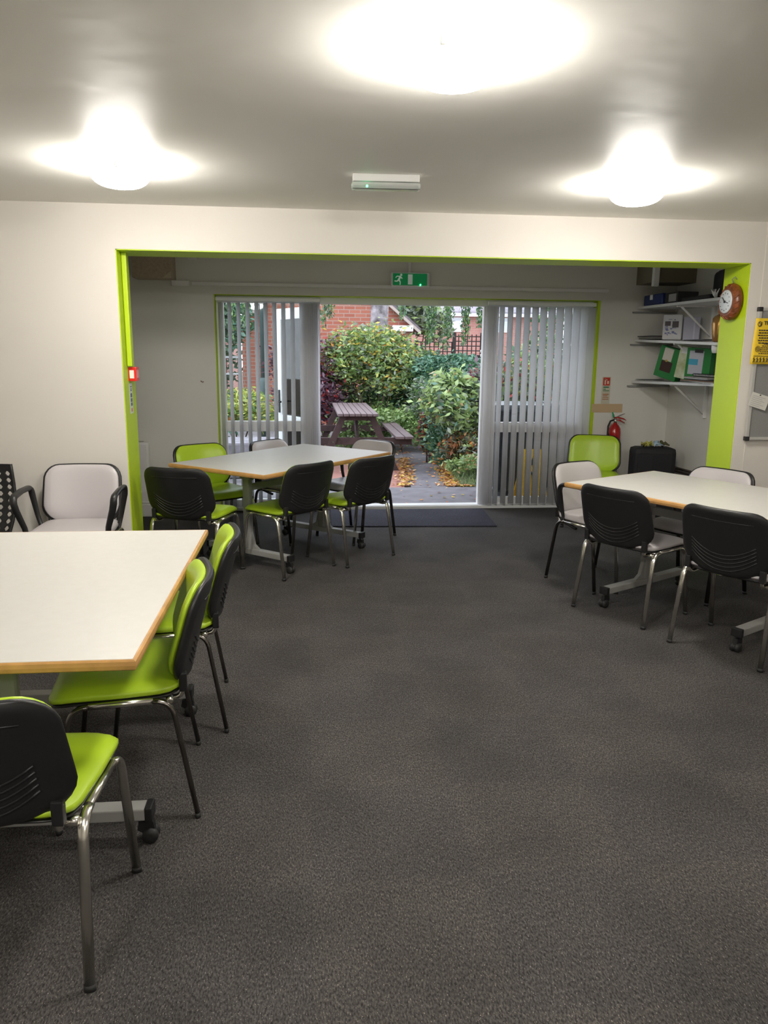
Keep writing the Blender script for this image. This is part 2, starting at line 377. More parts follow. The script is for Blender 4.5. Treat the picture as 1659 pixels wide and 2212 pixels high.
# ------------------------------------------------------------------ chairs
def make_chair(name, label, pad_m, shell_m, metal, arms=False, legm=None):
    t = thing(name, label, 'chair'); legm = legm or metal
    # seat: waterfall front
    def surf_seat(x, y):   # local x across, y depth (-.21...+.22)
        z = .455-.012*math.cos(PI*x/.5)*math.cos(PI*min(.2, max(-.2, y))/.5)
        if y > .12: z -= (y-.12)**2*2.2
        if y < -.14: z += (-.14-y)**2*2.5
        return (x*(1-.05*(y < 0)*abs(y)/.2), y+.015, z), (0, 0, 1)
    MB().pad(.236, .215, .075, surf_seat, .036, .016).build('seat', pad_m, t)
    def surf_sh(x, y):
        p, n = surf_seat(x, y); return (p[0], p[1], p[2]-.020), n
    MB().pad(.232, .210, .075, surf_sh, .014, 0).build('seat_shell', shell_m, t)
    # back: curved shell and pad
    def back_pt(x, h):      # h 0..1
        y = -.192-.095*h+.85*x*x; z = .490+.312*h-.050*(1-(x/.24)**2)*(1-h)**2*.9
        return Vector((x*(1-.05*h), y, z))
    def nrm(x, h):
        a_ = back_pt(x+.01, h)-back_pt(x-.01, h); b_ = back_pt(x, h+.02)-back_pt(x, h-.02); n = a_.cross(b_).normalized()
        return n if n.y > 0 else -n
    def surf_shell(x, y):
        h = y/.335+.5; return back_pt(x, h)-nrm(x, h)*.014, nrm(x, h)
    def surf_pad(x, y):
        h = y/.335+.5; return back_pt(x, h)+nrm(x, h)*.008, nrm(x, h)
    m = MB().pad(.240, .168, .085, surf_shell, .030, .0, 16, 16)
    for k in range(5):      # moulded smile-shaped ribs
        h0 = .08+.055*k; pts = []
        for i in range(15):
            x = -.165+.33*i/14; h = h0+.16*(abs(x)/.165)**2.2
            pts.append(back_pt(x, h)-nrm(x, h)*.0292)
        m.tube(pts, .0032, 6)
    pts = []
    for i in range(13):
        x = -.16+.32*i/12; pts.append(back_pt(x, .82)-nrm(x, .82)*.0292)
    m.tube(pts, .002, 6)
    m.build('back_shell', shell_m, t)
    MB().pad(.233, .157, .082, surf_pad, .024, .016, 16, 16).build('backrest', pad_m, t)
    # legs and rails: oval tube
    for s in (-1, 1):
        for (nm, yf, yt, yb) in (('rear', -.225, -.165, -.10), ('front', .215, .165, .10)):
            pts = [(s*.249, yf, .012)]+arc((s*.239, yt-.0, .375), (s*.237, yt+(.012 if yf < 0 else -.012), .428), (s*.236, yb, .428), 6)
            o = MB().tube(pts, .0145, 12, flat=.62, updir=None).build('leg', legm, t)
            MB().tube([(s*.2495, yf, 0), (s*.2488, yf*.998, .018)], .0155, 12, flat=.66).build('foot_cap', RUBBER, o)
        MB().tube([(s*.236, -.10, .428), (s*.236, .10, .428)], .0115, 10).build('side_rail', metal, t)
        pts = [(s*.185, .02, .418), (s*.185, -.16, .414)]+arc((s*.187, -.165, .414), (s*.195, -.200, .418), (s*.198, -.190, .47), 6)+[(s*.2, -.180, .52)]
        MB().tube(pts, .0095, 10).build('back_support', metal, t)
        MB().box((s*.198-.014, -.208, .440), (s*.198+.014, -.182, .505), .004).build('support_bracket', shell_m, t)
        MB().lathe([(.008, -.016), (.013, -.014), (.013, .014), (.008, .016)], 10, (s*.212, -.150, .418), 'x').build('bolt', metal, t)
    for y in (-.11, .11):
        MB().tube([(-.236, y, .424), (.236, y, .424)], .009, 8).build('cross_rail', metal, t)
    if arms:
        for s in (-1, 1):
            pts = [(s*.222, .165, .40), (s*.235, .175, .50), (s*.268, .19, .60)]+arc((s*.277, .195, .64), (s*.28, .20, .672), (s*.28, .165, .680), 4)\
                  + [(s*.280, .05, .690)]+arc((s*.279, -.07, .688), (s*.278, -.115, .688), (s*.274, -.118, .64), 4)+[(s*.25, -.11, .52), (s*.225, -.11, .42)]+[(s*.222, .0, .395)]
            rr = [.016, .017, .02]+[.021]*5+[.020]+[.02]*5+[.015, .013, .013]
            MB().tube(pts, rr, 10, flat=.72, updir=(s, 0, .3)).build('armrest', shell_m, t)
    return t
GT1 = 'green chairs with black backs'; 
green = make_chair('stacking_chair', 'lime green chair with black back, cut by the left edge in the near corner', GREENV, BLACKP, CHROME)
green.location = (-.788, 1.90, 0); green.rotation_euler.z = math.radians(-2.6)
R_ = math.radians
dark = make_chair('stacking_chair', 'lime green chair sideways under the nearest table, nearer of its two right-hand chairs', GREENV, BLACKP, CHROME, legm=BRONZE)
dark.location = (-.640, 2.59, 0); dark.rotation_euler.z = R_(97.5)
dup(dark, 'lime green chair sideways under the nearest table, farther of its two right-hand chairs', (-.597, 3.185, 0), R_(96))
dup(green, 'green chair, black back to the room, at the left end of the left-hand table', (-.78, 5.27, 0), R_(-19))
dup(green, 'green chair facing the room behind the left end of the table by the left blind', (-.735, 6.08, 0), R_(-145))
dup(green, 'green chair with black back, middle of the three at the table before the open doorway', (-.153, 5.416, 0), R_(45))
dup(green, 'green chair with black back, nearest the doorway mat at the left-hand table', (.318, 5.707, 0), R_(41.3))
dup(green, 'green chair facing the room against the wall under the red fire extinguisher', (2.60, 6.70, 0), R_(160))
greyb = make_chair('stacking_chair', 'grey chair with black back, left of the two at the right-hand table', GREYV, BLACKP, CHROME)
greyb.location = (1.963, 4.323, 0); greyb.rotation_euler.z = R_(-57.9)
dup(greyb, 'grey chair with a large black back, cut by the right edge at the right-hand table', (2.289, 3.70, 0), R_(-56.9))
garm = make_chair('armchair', 'pale grey armchair with black loop arms against the cream wall by the lime reveal', GREYV, BLACKP, CHROME, True)
garm.scale = (1, 1, 1.045); garm.location = (-1.41, 4.685, 0); garm.rotation_euler.z = R_(181)
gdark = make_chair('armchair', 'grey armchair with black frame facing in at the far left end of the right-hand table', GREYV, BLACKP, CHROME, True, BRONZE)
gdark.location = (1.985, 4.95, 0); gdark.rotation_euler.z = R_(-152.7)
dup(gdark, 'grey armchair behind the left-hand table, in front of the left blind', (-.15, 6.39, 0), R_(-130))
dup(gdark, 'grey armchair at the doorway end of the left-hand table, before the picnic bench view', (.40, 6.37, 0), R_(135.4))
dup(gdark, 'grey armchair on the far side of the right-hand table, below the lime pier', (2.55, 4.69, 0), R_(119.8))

# black perforated plastic chair cut by the left edge
def make_mesh_chair(loc, rz):
    t = thing('perforated_chair', 'black plastic chair with a perforated back, cut by the left edge', 'chair', loc, rz)
    def bp(x, h):
        z = .40+.46*h; y = -.19-.10*h+.05*math.sin(h*PI)*0+.35*x*x; ww = .225+.012*math.sin(h*PI*1.2)-.03*(1-h)**3
        return Vector((x/.225*ww, y-.03*math.sin(h*PI), z))
    m = MB(); nu, nv = 8, 9
    def cell(u0, u1, v0, v1, hole):
        cs = [bp(u0, v0), bp(u1, v0), bp(u1, v1), bp(u0, v1)]
        o = [m.bm.verts.new(c) for c in cs]
        if not hole: m.bm.faces.new(o); return
        um, vm = (u0+u1)/2, (v0+v1)/2; du, dv = (u1-u0)*.30, (v1-v0)*.34
        P8 = [(um-du*.55, vm-dv*.8), (um, vm-dv*1.15), (um+du*.55, vm-dv*.8), (um+du, vm), (um+du*.55, vm+dv*.8), (um, vm+dv*1.15), (um-du*.55, vm+dv*.8), (um-du, vm)]
        q = [m.bm.verts.new(bp(*p)) for p in P8]
        m.bm.faces.new((o[0], o[1], q[2], q[1], q[0])); m.bm.faces.new((o[1], o[2], q[4], q[3], q[2]))
        m.bm.faces.new((o[2], o[3], q[6], q[5], q[4])); m.bm.faces.new((o[3], o[0], q[0], q[7], q[6]))
    us = [-.225+.45*i/nu for i in range(nu+1)]; vs = [.12+.8*i/nv for i in range(nv+1)]
    for j in range(nv):
        for i in range(nu):
            cell(us[i], us[i+1], vs[j], vs[j+1], True)
    for (v0, v1) in ((0, .12), (.92, 1.0)):
        for i in range(nu): cell(us[i], us[i+1], v0, v1, False)
    bmesh.ops.remove_doubles(m.bm, verts=m.bm.verts[:], dist=.0005)
    o = m.build('backrest', BLACKT, t); md = o.modifiers.new('s', 'SOLIDIFY'); md.thickness = .012; md.offset = 0
    for s in (-1, 1):
        MB().tube([bp(s*.225, i/8) for i in range(9)], .010, 8).build('back_rim', BLACKT, t)
    MB().pad(.23, .22, .07, lambda x, y: ((x, y+.02, .43-.02*math.cos(x*6)), (0, 0, 1)), .02, 0).build('seat', BLACKT, t)
    for sx in (-1, 1):
        for sy in (-1, 1):
            MB().tube([(sx*.19, sy*.15, .42), (sx*.24, sy*.22, 0)], .012, 10).build('leg', BRONZE, t)
    return t
make_mesh_chair((-2.02, 4.52, 0), R_(178))

# ------------------------------------------------------------------ tables
def make_table(label, loc, rz):
    t = thing('folding_table', label, 'table', loc, rz)
    L, W = .75, .455
    MB().box((-L+.006, -W+.006, .722), (L-.006, W-.006, .7505)).build('tabletop', LAMIN, t)
    e = MB()
    for (a_, b_) in (((-L, -W), (L, -W)), ((L, -W), (L, W)), ((L, W), (-L, W)), ((-L, W), (-L, -W))):
        pass
    prof = [(0, .7225), (.005, .720), (.010, .724), (.012, .735), (.010, .746), (.005, .750), (0, .7495)]
    cor = [(-L+.006, -W+.006), (L-.006, -W+.006), (L-.006, W-.006), (-L+.006, W-.006)]; sg = [(-1, -1), (1, -1), (1, 1), (-1, 1)]
    ring = [[e.bm.verts.new((cx+sx*d*.95, cy+sy*d*.95, z)) for d, z in prof] for (cx, cy), (sx, sy) in zip(cor, sg)]
    for k in range(4):
        A, B = ring[k], ring[(k+1) % 4]
        for i in range(len(prof)): e.bm.faces.new((A[i], B[i], B[(i+1) % len(prof)], A[(i+1) % len(prof)]))
    e.build('edge_band', BEECH, t)
    for s in (-1, 1):
        x = s*.435
        MB().box((x-.028, -.40, .088), (x+.028, .40, .128), .005).build('foot_bar', GREYMET, t)
        m = MB().box((x-.022, -.032, .12), (x+.022, .032, .66), .012)
        m.prism([(-.11, .126), (.11, .126), (.06, .16), (.035, .25), (-.035, .25), (-.06, .16)], 'yz', x-.012, x+.012)
        m.build('column', GREYMET, t)
        m = MB().box((x-.02, -.30, .695), (x+.02, .30, .722), .003).box((x-.03, -.05, .64), (x+.03, .05, .70), .006)
        m.tube([(x, -.05, .655), (x, .05, .655)], .022, 12); m.build('top_bracket', GREYMET, t)
        for sy in (-1, 1):
            o = MB().box((x-.031, sy*.40-.012, .084), (x+.031, sy*.40+.012, .132), .005).build('end_cap', BLACKP, t)
            c = MB().tube([(x, sy*.385, .09), (x, sy*.385, .062)], .008, 8).prism([(sy*.41, .074), (sy*.415, .04), (sy*.385, .03), (sy*.36, .045), (sy*.365, .074)], 'yz', x-.012, x+.012)
            c = c.build('castor', BLACKP, t)
            MB().lathe([(.008, -.024), (.024, -.022), (.026, -.014), (.026, -.008), (.02, -.006), (.02, .006), (.026, .008), (.026, .014), (.024, .022), (.008, .024)], 18, (x, sy*.40, .0262), 'x').build('wheel', RUBBER, c)
    MB().box((-.42, -.012, .55), (.42, .012, .60), .004).build('crossbar', GREYMET, t)
    MB().tube([(-.415, .0, .645), (.415, .0, .645)], .010, 8).build('tilt_rod', GREYMET, t)
    return t
tb = make_table('large white-topped folding table filling the near left corner', (-.915, 2.69, 0), R_(90))
dup(tb, 'white-topped folding table on the left in front of the blind and doorway', (-.163, 5.852, 0), .884)
dup(tb, 'white-topped folding table on the right below the shelves and lime pier', (2.389, 4.209, 0), -1.05)

# ------------------------------------------------------------------ ceiling lamps, emergency light, exit sign
def lamp(label, loc):
    t = thing('ceiling_lamp', label, 'ceiling lamp', loc, 0, 'round frosted ceiling lamps')
    MB().lathe([(.110, 0), (.124, -.001), (.127, -.005), (.127, -.014), (.120, -.018)], 48).build('base_ring', WHITEP, t)
    prof = [(.120, -.014), (.136, -.016)]+[(.143*math.cos(a_)**.6, -.026-.080*math.sin(a_)) for a_ in [PI/2*i/12 for i in range(12)]]+[(.0001, -.106)]
    MB().lathe(prof, 48).build('lamp_shade', LAMPM, t)
    for k in range(3):
        a_ = 2.2+k*2*PI/3
        MB().box((.137*math.cos(a_)-.008, .137*math.sin(a_)-.008, -.045), (.137*math.cos(a_)+.008, .137*math.sin(a_)+.008, -.02), .003).build('clip', mat('clip_metal', (.4, .4, .38), .4), t)
    return t
l1 = lamp('large frosted ceiling lamp glowing at the top of the picture', (.43, 2.38, ZC))
l2 = dup(l1, 'frosted ceiling lamp glowing over the left side of the opening', (-.87, 3.97, ZC), .5)
l3 = dup(l1, 'frosted ceiling lamp glowing over the right side of the opening', (1.69, 4.02, ZC), 1.0)
fill_right = dup(l1, 'added unseen fill lamp behind the viewer over the near right part of the room', (1.75, .15, ZC), .9)  # added out of view to lift the room's ambient light
fill_back = dup(l1, 'added unseen fill lamp far behind the viewer near the back wall', (.43, -1.3, ZC), .2)  # extra unseen lamp, added for more bounce light on the ceiling
l4 = dup(l1, 'frosted ceiling lamp behind the viewer over the near left part of the room', (-.95, .15, ZC), 1.3)

LEDM = mat('green_led', (.1, 1, .4), .3, emit=((.05, 1.0, .35), 14))
CLEARP = mat('clear_diffuser', (.82, .86, .84), .12, trans=.6)
t = thing('emergency_light', 'slim white emergency light fitting with a green indicator on the ceiling', 'emergency light', (.40, 4.03, ZC), R_(-2))
MB().box((-.165, -.035, -.035), (.165, .035, 0), .004).build('housing', WHITEP, t)
MB().box((-.172, -.036, -.070), (.172, .036, -.035), .014).build('diffuser', CLEARP, t)
MB().lathe([(.0001, -.076), (.005, -.074), (.005, -.066), (.0001, -.064)], 10, (-.095, -.032, .012)).build('indicator', LEDM, t)

EXG = mat('exit_green', (.0, .20, .065), .35, emit=((0, .22, .06), .25))
t = thing('exit_sign', 'green running-man exit sign with a glowing green light over the doorway', 'exit sign', (.965, 7.35, 2.14))
MB().box((-.18, -.03, 0), (.18, .055, .125), .012).build('housing', WHITEP, t)
MB().box((-.165, -.034, .012), (.155, -.029, .118), .002).build('sign_panel', EXG, t)
WS = mat('sign_white', (.75, .80, .76), .4, emit=((.7, .8, .74), .12))
m = MB()
def blob(cx, cz, r, n=12): m.prism([(cx+r*math.cos(2*PI*k/n), cz+r*math.sin(2*PI*k/n)) for k in range(n)], 'xz', -.0365, -.034)
def limb(p, q, w_):
    d = Vector((q[0]-p[0], q[1]-p[1])); n_ = Vector((-d.y, d.x)).normalized()*w_/2
    m.prism([(p[0]+n_.x, p[1]+n_.y), (q[0]+n_.x, q[1]+n_.y), (q[0]-n_.x, q[1]-n_.y), (p[0]-n_.x, p[1]-n_.y)], 'xz', -.0365, -.034)
blob(-.088, .104, .011); limb((-.094, .092), (-.112, .058), .019); limb((-.095, .09), (-.128, .092), .009); limb((-.128, .092), (-.14, .078), .008)
limb((-.094, .088), (-.078, .07), .009); limb((-.112, .06), (-.096, .042), .012); limb((-.096, .042), (-.098, .016), .010); limb((-.113, .06), (-.128, .046), .012); limb((-.128, .046), (-.15, .05), .010)
m.build('running_man', WS, t)
MB().box((-.025, -.0365, .02), (.018, -.034, .11)).build('door_pictogram', WS, t)
MB().lathe([(.0001, -.006), (.006, -.004), (.006, .004), (.0001, .006)], 12, (.092, -.036, .018), 'y').build('indicator', LEDM, t)
MB().box((-.012, .04, .125), (.012, .059, .36), .002).build('conduit', WHITEP, t)

# ------------------------------------------------------------------ things on the walls
t = thing('fire_alarm_call_point', 'red fire alarm call point on the lime green left reveal', 'fire alarm', (-1.148, 5.19, 1.345))
RED = mat('alarm_red', (.75, .02, .012), .35)
MB().box((0, -.045, 0), (.05, .045, .09), .005).build('housing', RED, t)
MB().box((.008, -.0475, .018), (.036, -.044, .07), .002).build('front_label', WHITEP, t)
MB().box((.049, -.03, .02), (.0525, .03, .072), .002).build('glass_panel', mat('pink_panel', (.7, .25, .25), .3), t)
lab = thing('instruction_label', 'narrow printed instruction label below the red call point', 'label', (-1.1475, 5.185, 1.135))
MB().box((0, -.042, 0), (.0015, .042, .195), .0005).build('card', mat('label_white', (.62, .66, .60), .5), lab)
m = MB()
for k, (z, h, w_) in enumerate(((.170, .006, .03), (.158, .004, .034), (.145, .010, .02), (.105, .026, .030), (.075, .024, .030), (.050, .020, .030))):
    m.box((.0015, -w_*.8, z), (.0022, w_*.8, z+h))
m.build('printed_text', mat('ink_grey', (.12, .13, .20), .6), lab)
MB().box((.0015, -.016, .012), (.0022, .016, .034)).build('red_print', mat('ink_red', (.6, .15, .14), .6), lab)

# wooden wall clock on the lime reveal
t = thing('wall_clock', 'round carved brown wooden clock with a pale dial on the lime pier', 'clock', (2.926, 5.165, 1.905))
WOOD = mat('carved_brown_wood', (.20, .055, .016), .35, noise=(18, .4))
MB().lathe([(.100, 0), (.118, -.008), (.124, -.025), (.116, -.045), (.100, -.058), (.078, -.062), (.070, -.055)], 40, (0, 0, 0), 'x').build('wooden_rim', WOOD, t)
m = MB()
for k in range(18):
    a_ = 2*PI*k/18; c, s = math.cos(a_), math.sin(a_)
    m.tube([(-.032, .120*c, .120*s), (-.050, .112*math.cos(a_+.09), .112*math.sin(a_+.09)), (-.060, .096*math.cos(a_+.18), .096*math.sin(a_+.18))], [.003, .006, .003], 6)
m.build('carving', WOOD, t)
m = MB().lathe([(.079, -.055), (.077, -.068), (.072, -.071), (.0001, -.070)], 32, (0, 0, 0), 'x')
for k in range(12):
    a_ = 2*PI*k/12; m.box((-.0725, .058*math.cos(a_)-.003, .058*math.sin(a_)-.003), (-.071, .058*math.cos(a_)+.003, .058*math.sin(a_)+.003), mi=1)
m.build('dial', [mat('dial_silver', (.62, .66, .70), .3), BLACKP], t)
m = MB().tube([(-.074, 0, 0), (-.074, .03, .03)], .003, 6).tube([(-.074, 0, 0), (-.074, -.045, -.01)], .002, 6).lathe([(.008, -.070), (.008, -.077), (.0001, -.078)], 12, (0, 0, 0), 'x'); m.build('hands', BLACKP, t)
MB().tube([(-.02, 0, .118), (-.03, .006, .150), (-.012, 0, .165), (-.004, -.006, .148)], .004, 6).build('hanging_loop', mat('cord_grey', (.25, .24, .2), .7), t)

# notice board
t = thing('notice_board', 'grey felt notice board in a silver frame at the right edge', 'notice board', (3.0, Y1-.03, .975), 0)
BW, BH = 1.2, .885
MB().box((.01, 0, .01), (BW-.01, .014, BH-.01)).build('felt_panel', mat('grey_felt', (.235, .235, .23), .95, noise=(200, .15)), t)
ALU = mat('brushed_aluminium', (.62, .62, .60), .35, .6)
for lo, hi in (((0, -.008, 0), (BW, .016, .022)), ((0, -.008, BH-.022), (BW, .016, BH)), ((0, -.008, 0), (.022, .016, BH)), ((BW-.022, -.008, 0), (BW, .016, BH))):
    MB().box(lo, hi, .004).build('frame_rail', ALU, t)
for x in (0, BW):
    for z in (0, BH): MB().box((x-.004 if x == 0 else x-.026, -.012, z-.004 if z == 0 else z-.026), (x+.026 if x == 0 else x+.004, .02, z+.026 if z == 0 else z+.004), .005).build('corner_cap', BLACKP, t)
YELP = mat('yellow_paper', (.85, .58, .03), .6); INK = mat('black_ink', (.03, .025, .02), .6)
t = thing('poster', 'yellow poster with black print pinned on the grey notice board', 'poster', (2.962, Y1-.050, 1.49), 0)
PW, PH = .215, .30
m = MB(); nx, nz = 8, 8
g = [[m.bm.verts.new((PW*i/nx+.012*j/nz, .004*math.sin(i/nx*3)-.002, PH*j/nz)) for i in range(nx+1)] for j in range(nz+1)]
for j in range(nz):
    for i in range(nx): m.bm.faces.new((g[j][i], g[j][i+1], g[j+1][i+1], g[j+1][i])).smooth = True
o = m.build('sheet', YELP, t); md = o.modifiers.new('s', 'SOLIDIFY'); md.thickness = .0008
m = MB(); rr = random.Random(3)
for k in range(6):
    z = .218-.0165*k; x = .036+rr.random()*.01
    while x < .198:
        wl = .006+rr.random()*.014; m.box((x, -.0045, z), (min(.2, x+wl), -.0032, z+.0075)); x += wl+.004
for k in range(6):
    z = .130-.0125*k; x = .078-.006*k+rr.random()*.01
    while x < .19:
        wl = .006+rr.random()*.012; m.box((x, -.0045, z), (min(.195, x+wl), -.0032, z+.005)); x += wl+.004
m.box((.02, -.0045, .052), (.20, -.0032, .055))
m.build('printed_lines', INK, t)
m = MB()
for k in range(8):
    x = .025+.023*k; z = .012
    for (p, q, w_) in (((x, z+.024), (x+.002, z+.012), .006), ((x, z+.012), (x-.006, z), .004), ((x, z+.012), (x+.006, z+.002), .004), ((x-.008, z+.024), (x+.009, z+.018), .0035)):
        m.tube([(p[0], -.004, p[1]), (q[0], -.004, q[1])], w_/2, 5)
    m.lathe([(.0001, -.0055), (.004, -.0045), (.004, -.003)], 8, (x, 0, z+.029), 'y')
m.build('small_figures', INK, t)
m = MB()
def ringy(cx, cz, r, w_): m.tube([(cx+r*math.cos(a_), -.004, cz+r*1.1*math.sin(a_)) for a_ in [2*PI*i/16 for i in range(16)]], w_, 5, closed=True)
ringy(.042, .262, .014, .0018); ringy(.045, .27, .007, .0015); m.tube([(.034, -.004, .248), (.05, -.004, .256), (.056, -.004, .275)], .002, 5); m.build('emblem', INK, t)
m = MB(); ringy(.045, .10, .017, .002); ringy(.045, .10, .010, .0016); ringy(.045, .10, .005, .0014); m.build('round_seal', mat('seal_brown', (.25, .17, .03), .6), t)
fc = bpy.data.curves.new('heading', 'FONT'); fc.body = 'The'; fc.size = .034; fc.extrude = .0005; fc.offset = .0008
tmp = bpy.data.objects.new('heading_tmp', fc); C.objects.link(tmp)
dg = bpy.context.evaluated_depsgraph_get(); me = bpy.data.meshes.new_from_object(tmp.evaluated_get(dg)); bpy.data.objects.remove(tmp)
o = bpy.data.objects.new('heading', me); C.objects.link(o); me.materials.append(INK); o.parent = t; o.location = (.070, -.0045, .258); o.rotation_euler = (PI/2, 0, 0)
t = thing('notice_card', 'small white card with faint print tilted low on the notice board', 'card', (2.992, Y1-.048, 1.195), 0)
rot = Matrix.Rotation(R_(16), 3, 'Y')
MB().box((0, 0, 0), (.135, .0015, .095), 0, rot).build('card', mat('card_white', (.66, .65, .60), .6), t)
m = MB()
for k in range(6):
    c = rot @ Vector((-.0+.0, 0, .032-.013*k)); m.box(Vector((.02, -.0018, .044-.0125*k))+c*0, (.115-.02*(k % 2), -.0008, .0465-.0125*k))
for v in m.bm.verts:
    q = v.co-Vector((.0675, 0, .0475)); v.co = rot @ q+Vector((.0675, 0, .0475))+Vector((0, 0, .030))
m.build('faint_print', mat('faint_ink', (.38, .38, .36), .7), t)
MB().lathe([(.004, 0), (.004, -.006), (.0001, -.007)], 10, (.072, 0, .088), 'y').build('pin', BLACKP, t)

# fire sign, buff patch, extinguisher on the far wall
t = thing('fire_sign', 'small red, green and white fire instruction sign above the buff patch', 'sign', (2.905, Y2-.003, 1.06))
MB().box((0, -.002, 0), (.085, .003, .265)).build('sign_plate', mat('cream_plate', (.62, .58, .46), .5), t)
MB().box((.008, -.004, .180), (.077, -.002, .258)).build('red_panel', mat('sign_red', (.55, .04, .02), .5), t)
MB().box((.022, -.005, .190), (.036, -.004, .245)).box((.022, -.005, .232), (.05, -.004, .240)).box((.048, -.005, .195), (.066, -.004, .225)).build('extinguisher_symbol', mat('symbol_cream', (.75, .65, .5), .5), t)
m = MB().box((.012, -.004, .158), (.07, -.002, .170)).box((.012, -.004, .140), (.04, -.002, .148)).box((.012, -.004, .125), (.075, -.002, .132)); m.build('green_print', mat('ink_green', (.03, .22, .10), .6), t)
m = MB().box((.01, -.004, .09), (.072, -.002, .098)).box((.012, -.004, .075), (.06, -.002, .082)).box((.01, -.004, .058), (.072, -.002, .064)).box((.01, -.004, .042), (.072, -.002, .048)); m.build('orange_print', mat('ink_orange', (.45, .16, .04), .6), t)
m = MB().box((2.815, Y2-.004, .975), (3.13, Y2, 1.06), .002).box((2.905, Y2-.0035, 1.06), (2.99, Y2, 1.10), .001)
tag(m.build('unpainted_patch', mat('buff_patch', (.60, .44, .26), .8)), 'buff unpainted plaster patch on the wall above the fire extinguisher', 'wall patch')
t = thing('fire_extinguisher', 'small red fire extinguisher on the grey wall behind the green chair', 'fire extinguisher', (3.03, 7.32, .48))
REDX = mat('extinguisher_red', (.42, .008, .008), .22, coat=.5)
MB().lathe([(.052, 0), (.060, .01), (.062, .30), (.056, .345), (.038, .375), (.020, .39), (.018, .405)], 28).build('cylinder', REDX, t)
MB().lathe([(.016, .40), (.022, .404), (.022, .43), (.012, .44), (.012, .455)], 16).build('valve', CHROME, t)
MB().tube([(-.01, 0, .45), (.03, -.01, .452), (.075, -.02, .44), (.10, -.022, .428)], [.008, .008, .007, .004], 8, flat=1.6).tube([(0, 0, .43), (.04, -.012, .425), (.09, -.02, .40)], [.007, .007, .004], 8).build('lever', REDX, t)
MB().tube([(.0, 0, .45), (.045, -.015, .475), (.085, -.02, .492)], [.006, .006, .003], 8).build('carry_handle', mat('handle_grey', (.25, .22, .2), .4), t)
MB().tube([(-.01, 0, .44), (-.022, 0, .47), (-.036, -.005, .505)], [.004, .010, .006], 8).build('green_tab', mat('tab_green', (.01, .35, .12), .4), t)
MB().tube([(-.015, -.01, .43), (-.06, -.03, .42), (-.085, -.04, .37), (-.085, -.04, .30), (-.082, -.04, .24)], .009, 8).build('hose', RUBBER, t)
MB().tube([(-.082, -.04, .30), (-.080, -.04, .20)], [.012, .02], 10).build('horn', BLACKP, t)

# boxes, heater, socket
t = thing('cardboard_box', 'brown corrugated box fixed high in the left corner', 'box', (-1.35, 7.28, 2.165))
MB().box((-.17, -.10, 0), (.17, .13, .30), .004).build('carton', mat('brown_card', (.42, .34, .24), .85, noise=(40, .12)), t)
MB().prism([(.09, .0), (.165, .0), (.165, .06)], 'xz', -.104, -.1).build('tape', mat('tape_buff', (.5, .44, .32), .6), t)
MB().box((-.01, -.103, .19), (.005, -.1, .205)).build('mark', BLACKP, t)
tag(MB().box((-.0+-1.07, Y2-.02, 2.345), (-.99, Y2, 2.46), .004).build('socket_box', WHITEP), 'small white junction box high on the far wall beside the brown box', 'socket')
t = thing('panel_heater', 'white panel heater on the far wall left of the green chair', 'heater', (-1.85, 7.30, 0))
MB().box((-.35, -.03, .12), (.37, .06, .70), .02).build('casing', WHITEP, t)
MB().box((-.37, -.07, 0), (.39, .09, .12), .01).build('plinth', WHITEP, t)
MB().box((-.30, .0, .701), (.32, .03, .706)).build('grille', GREYMET, t)
tag(MB().tube([(-.99, Y2-.02, 1.262), (-.975, Y2-.004, 1.25), (-.968, Y2-.012, 1.256)], .004, 6).build('wall_hook', mat('hook_brown', (.2, .1, .08), .5)), 'tiny bent hook sticking out of the far left wall', 'hook')

# doormat
m = MB().prism([(.205, 6.70), (1.70, 6.63), (1.745, 7.42), (.215, 7.42)], 'xy', .001, .010)
tag(m.build('doormat', MATC), 'dark blue-black barrier mat on the carpet inside the open doorway', 'doormat')

# ------------------------------------------------------------------ shelves and what is on them
def shelf(label, z0, z1, y0=5.45, y1=7.39):
    t = thing('wall_shelf', label, 'shelf', (3.4, y0, z0), 0, 'white shelves on the alcove wall')
    tilt = (z1-z0)/(y1-y0)
    def zz(y): return y*tilt
    m = MB(); L = y1-y0; tk = .022
    vs = [(-.2, 0), (.2, 0), (.2, L), (-.2, L)]
    m.prism(vs, 'xy', -tk, 0)
    for v in m.bm.verts: v.co.z += zz(v.co.y)
    m.build('shelf_board', SHELFW, t)
    for y in (.45, 1.2):
        zt = zz(y)-tk
        b = MB().box((.17, y-.015, zt-.30), (.199, y+.015, zt), .003).box((-.16, y-.012, zt-.014), (.19, y+.012, zt), .002)
        b.tube([(-.12, y, zt-.008), (.185, y, zt-.27)], .010, 6, flat=.6); b.build('bracket', WHITEP, t)
    MB().box((-.24, L-.015, zz(L)-.06), (.19, L+.018, zz(L)-.045), .002).build('end_batten', mat('batten_grey', (.3, .3, .29), .6), t)
    return t
Z1 = (1.985, 1.996); Z2 = (1.632, 1.689); Z3 = (1.335, 1.289)
shelf('topmost white shelf on the alcove wall, holding the blue case', *Z1)
shelf('middle white shelf on the alcove wall, holding the gold vase', *Z2)
shelf('lowest white shelf on the alcove wall, holding the green folders', *Z3)
def zs(Z, y): return Z[0]+(Z[1]-Z[0])*(y-5.45)/1.94
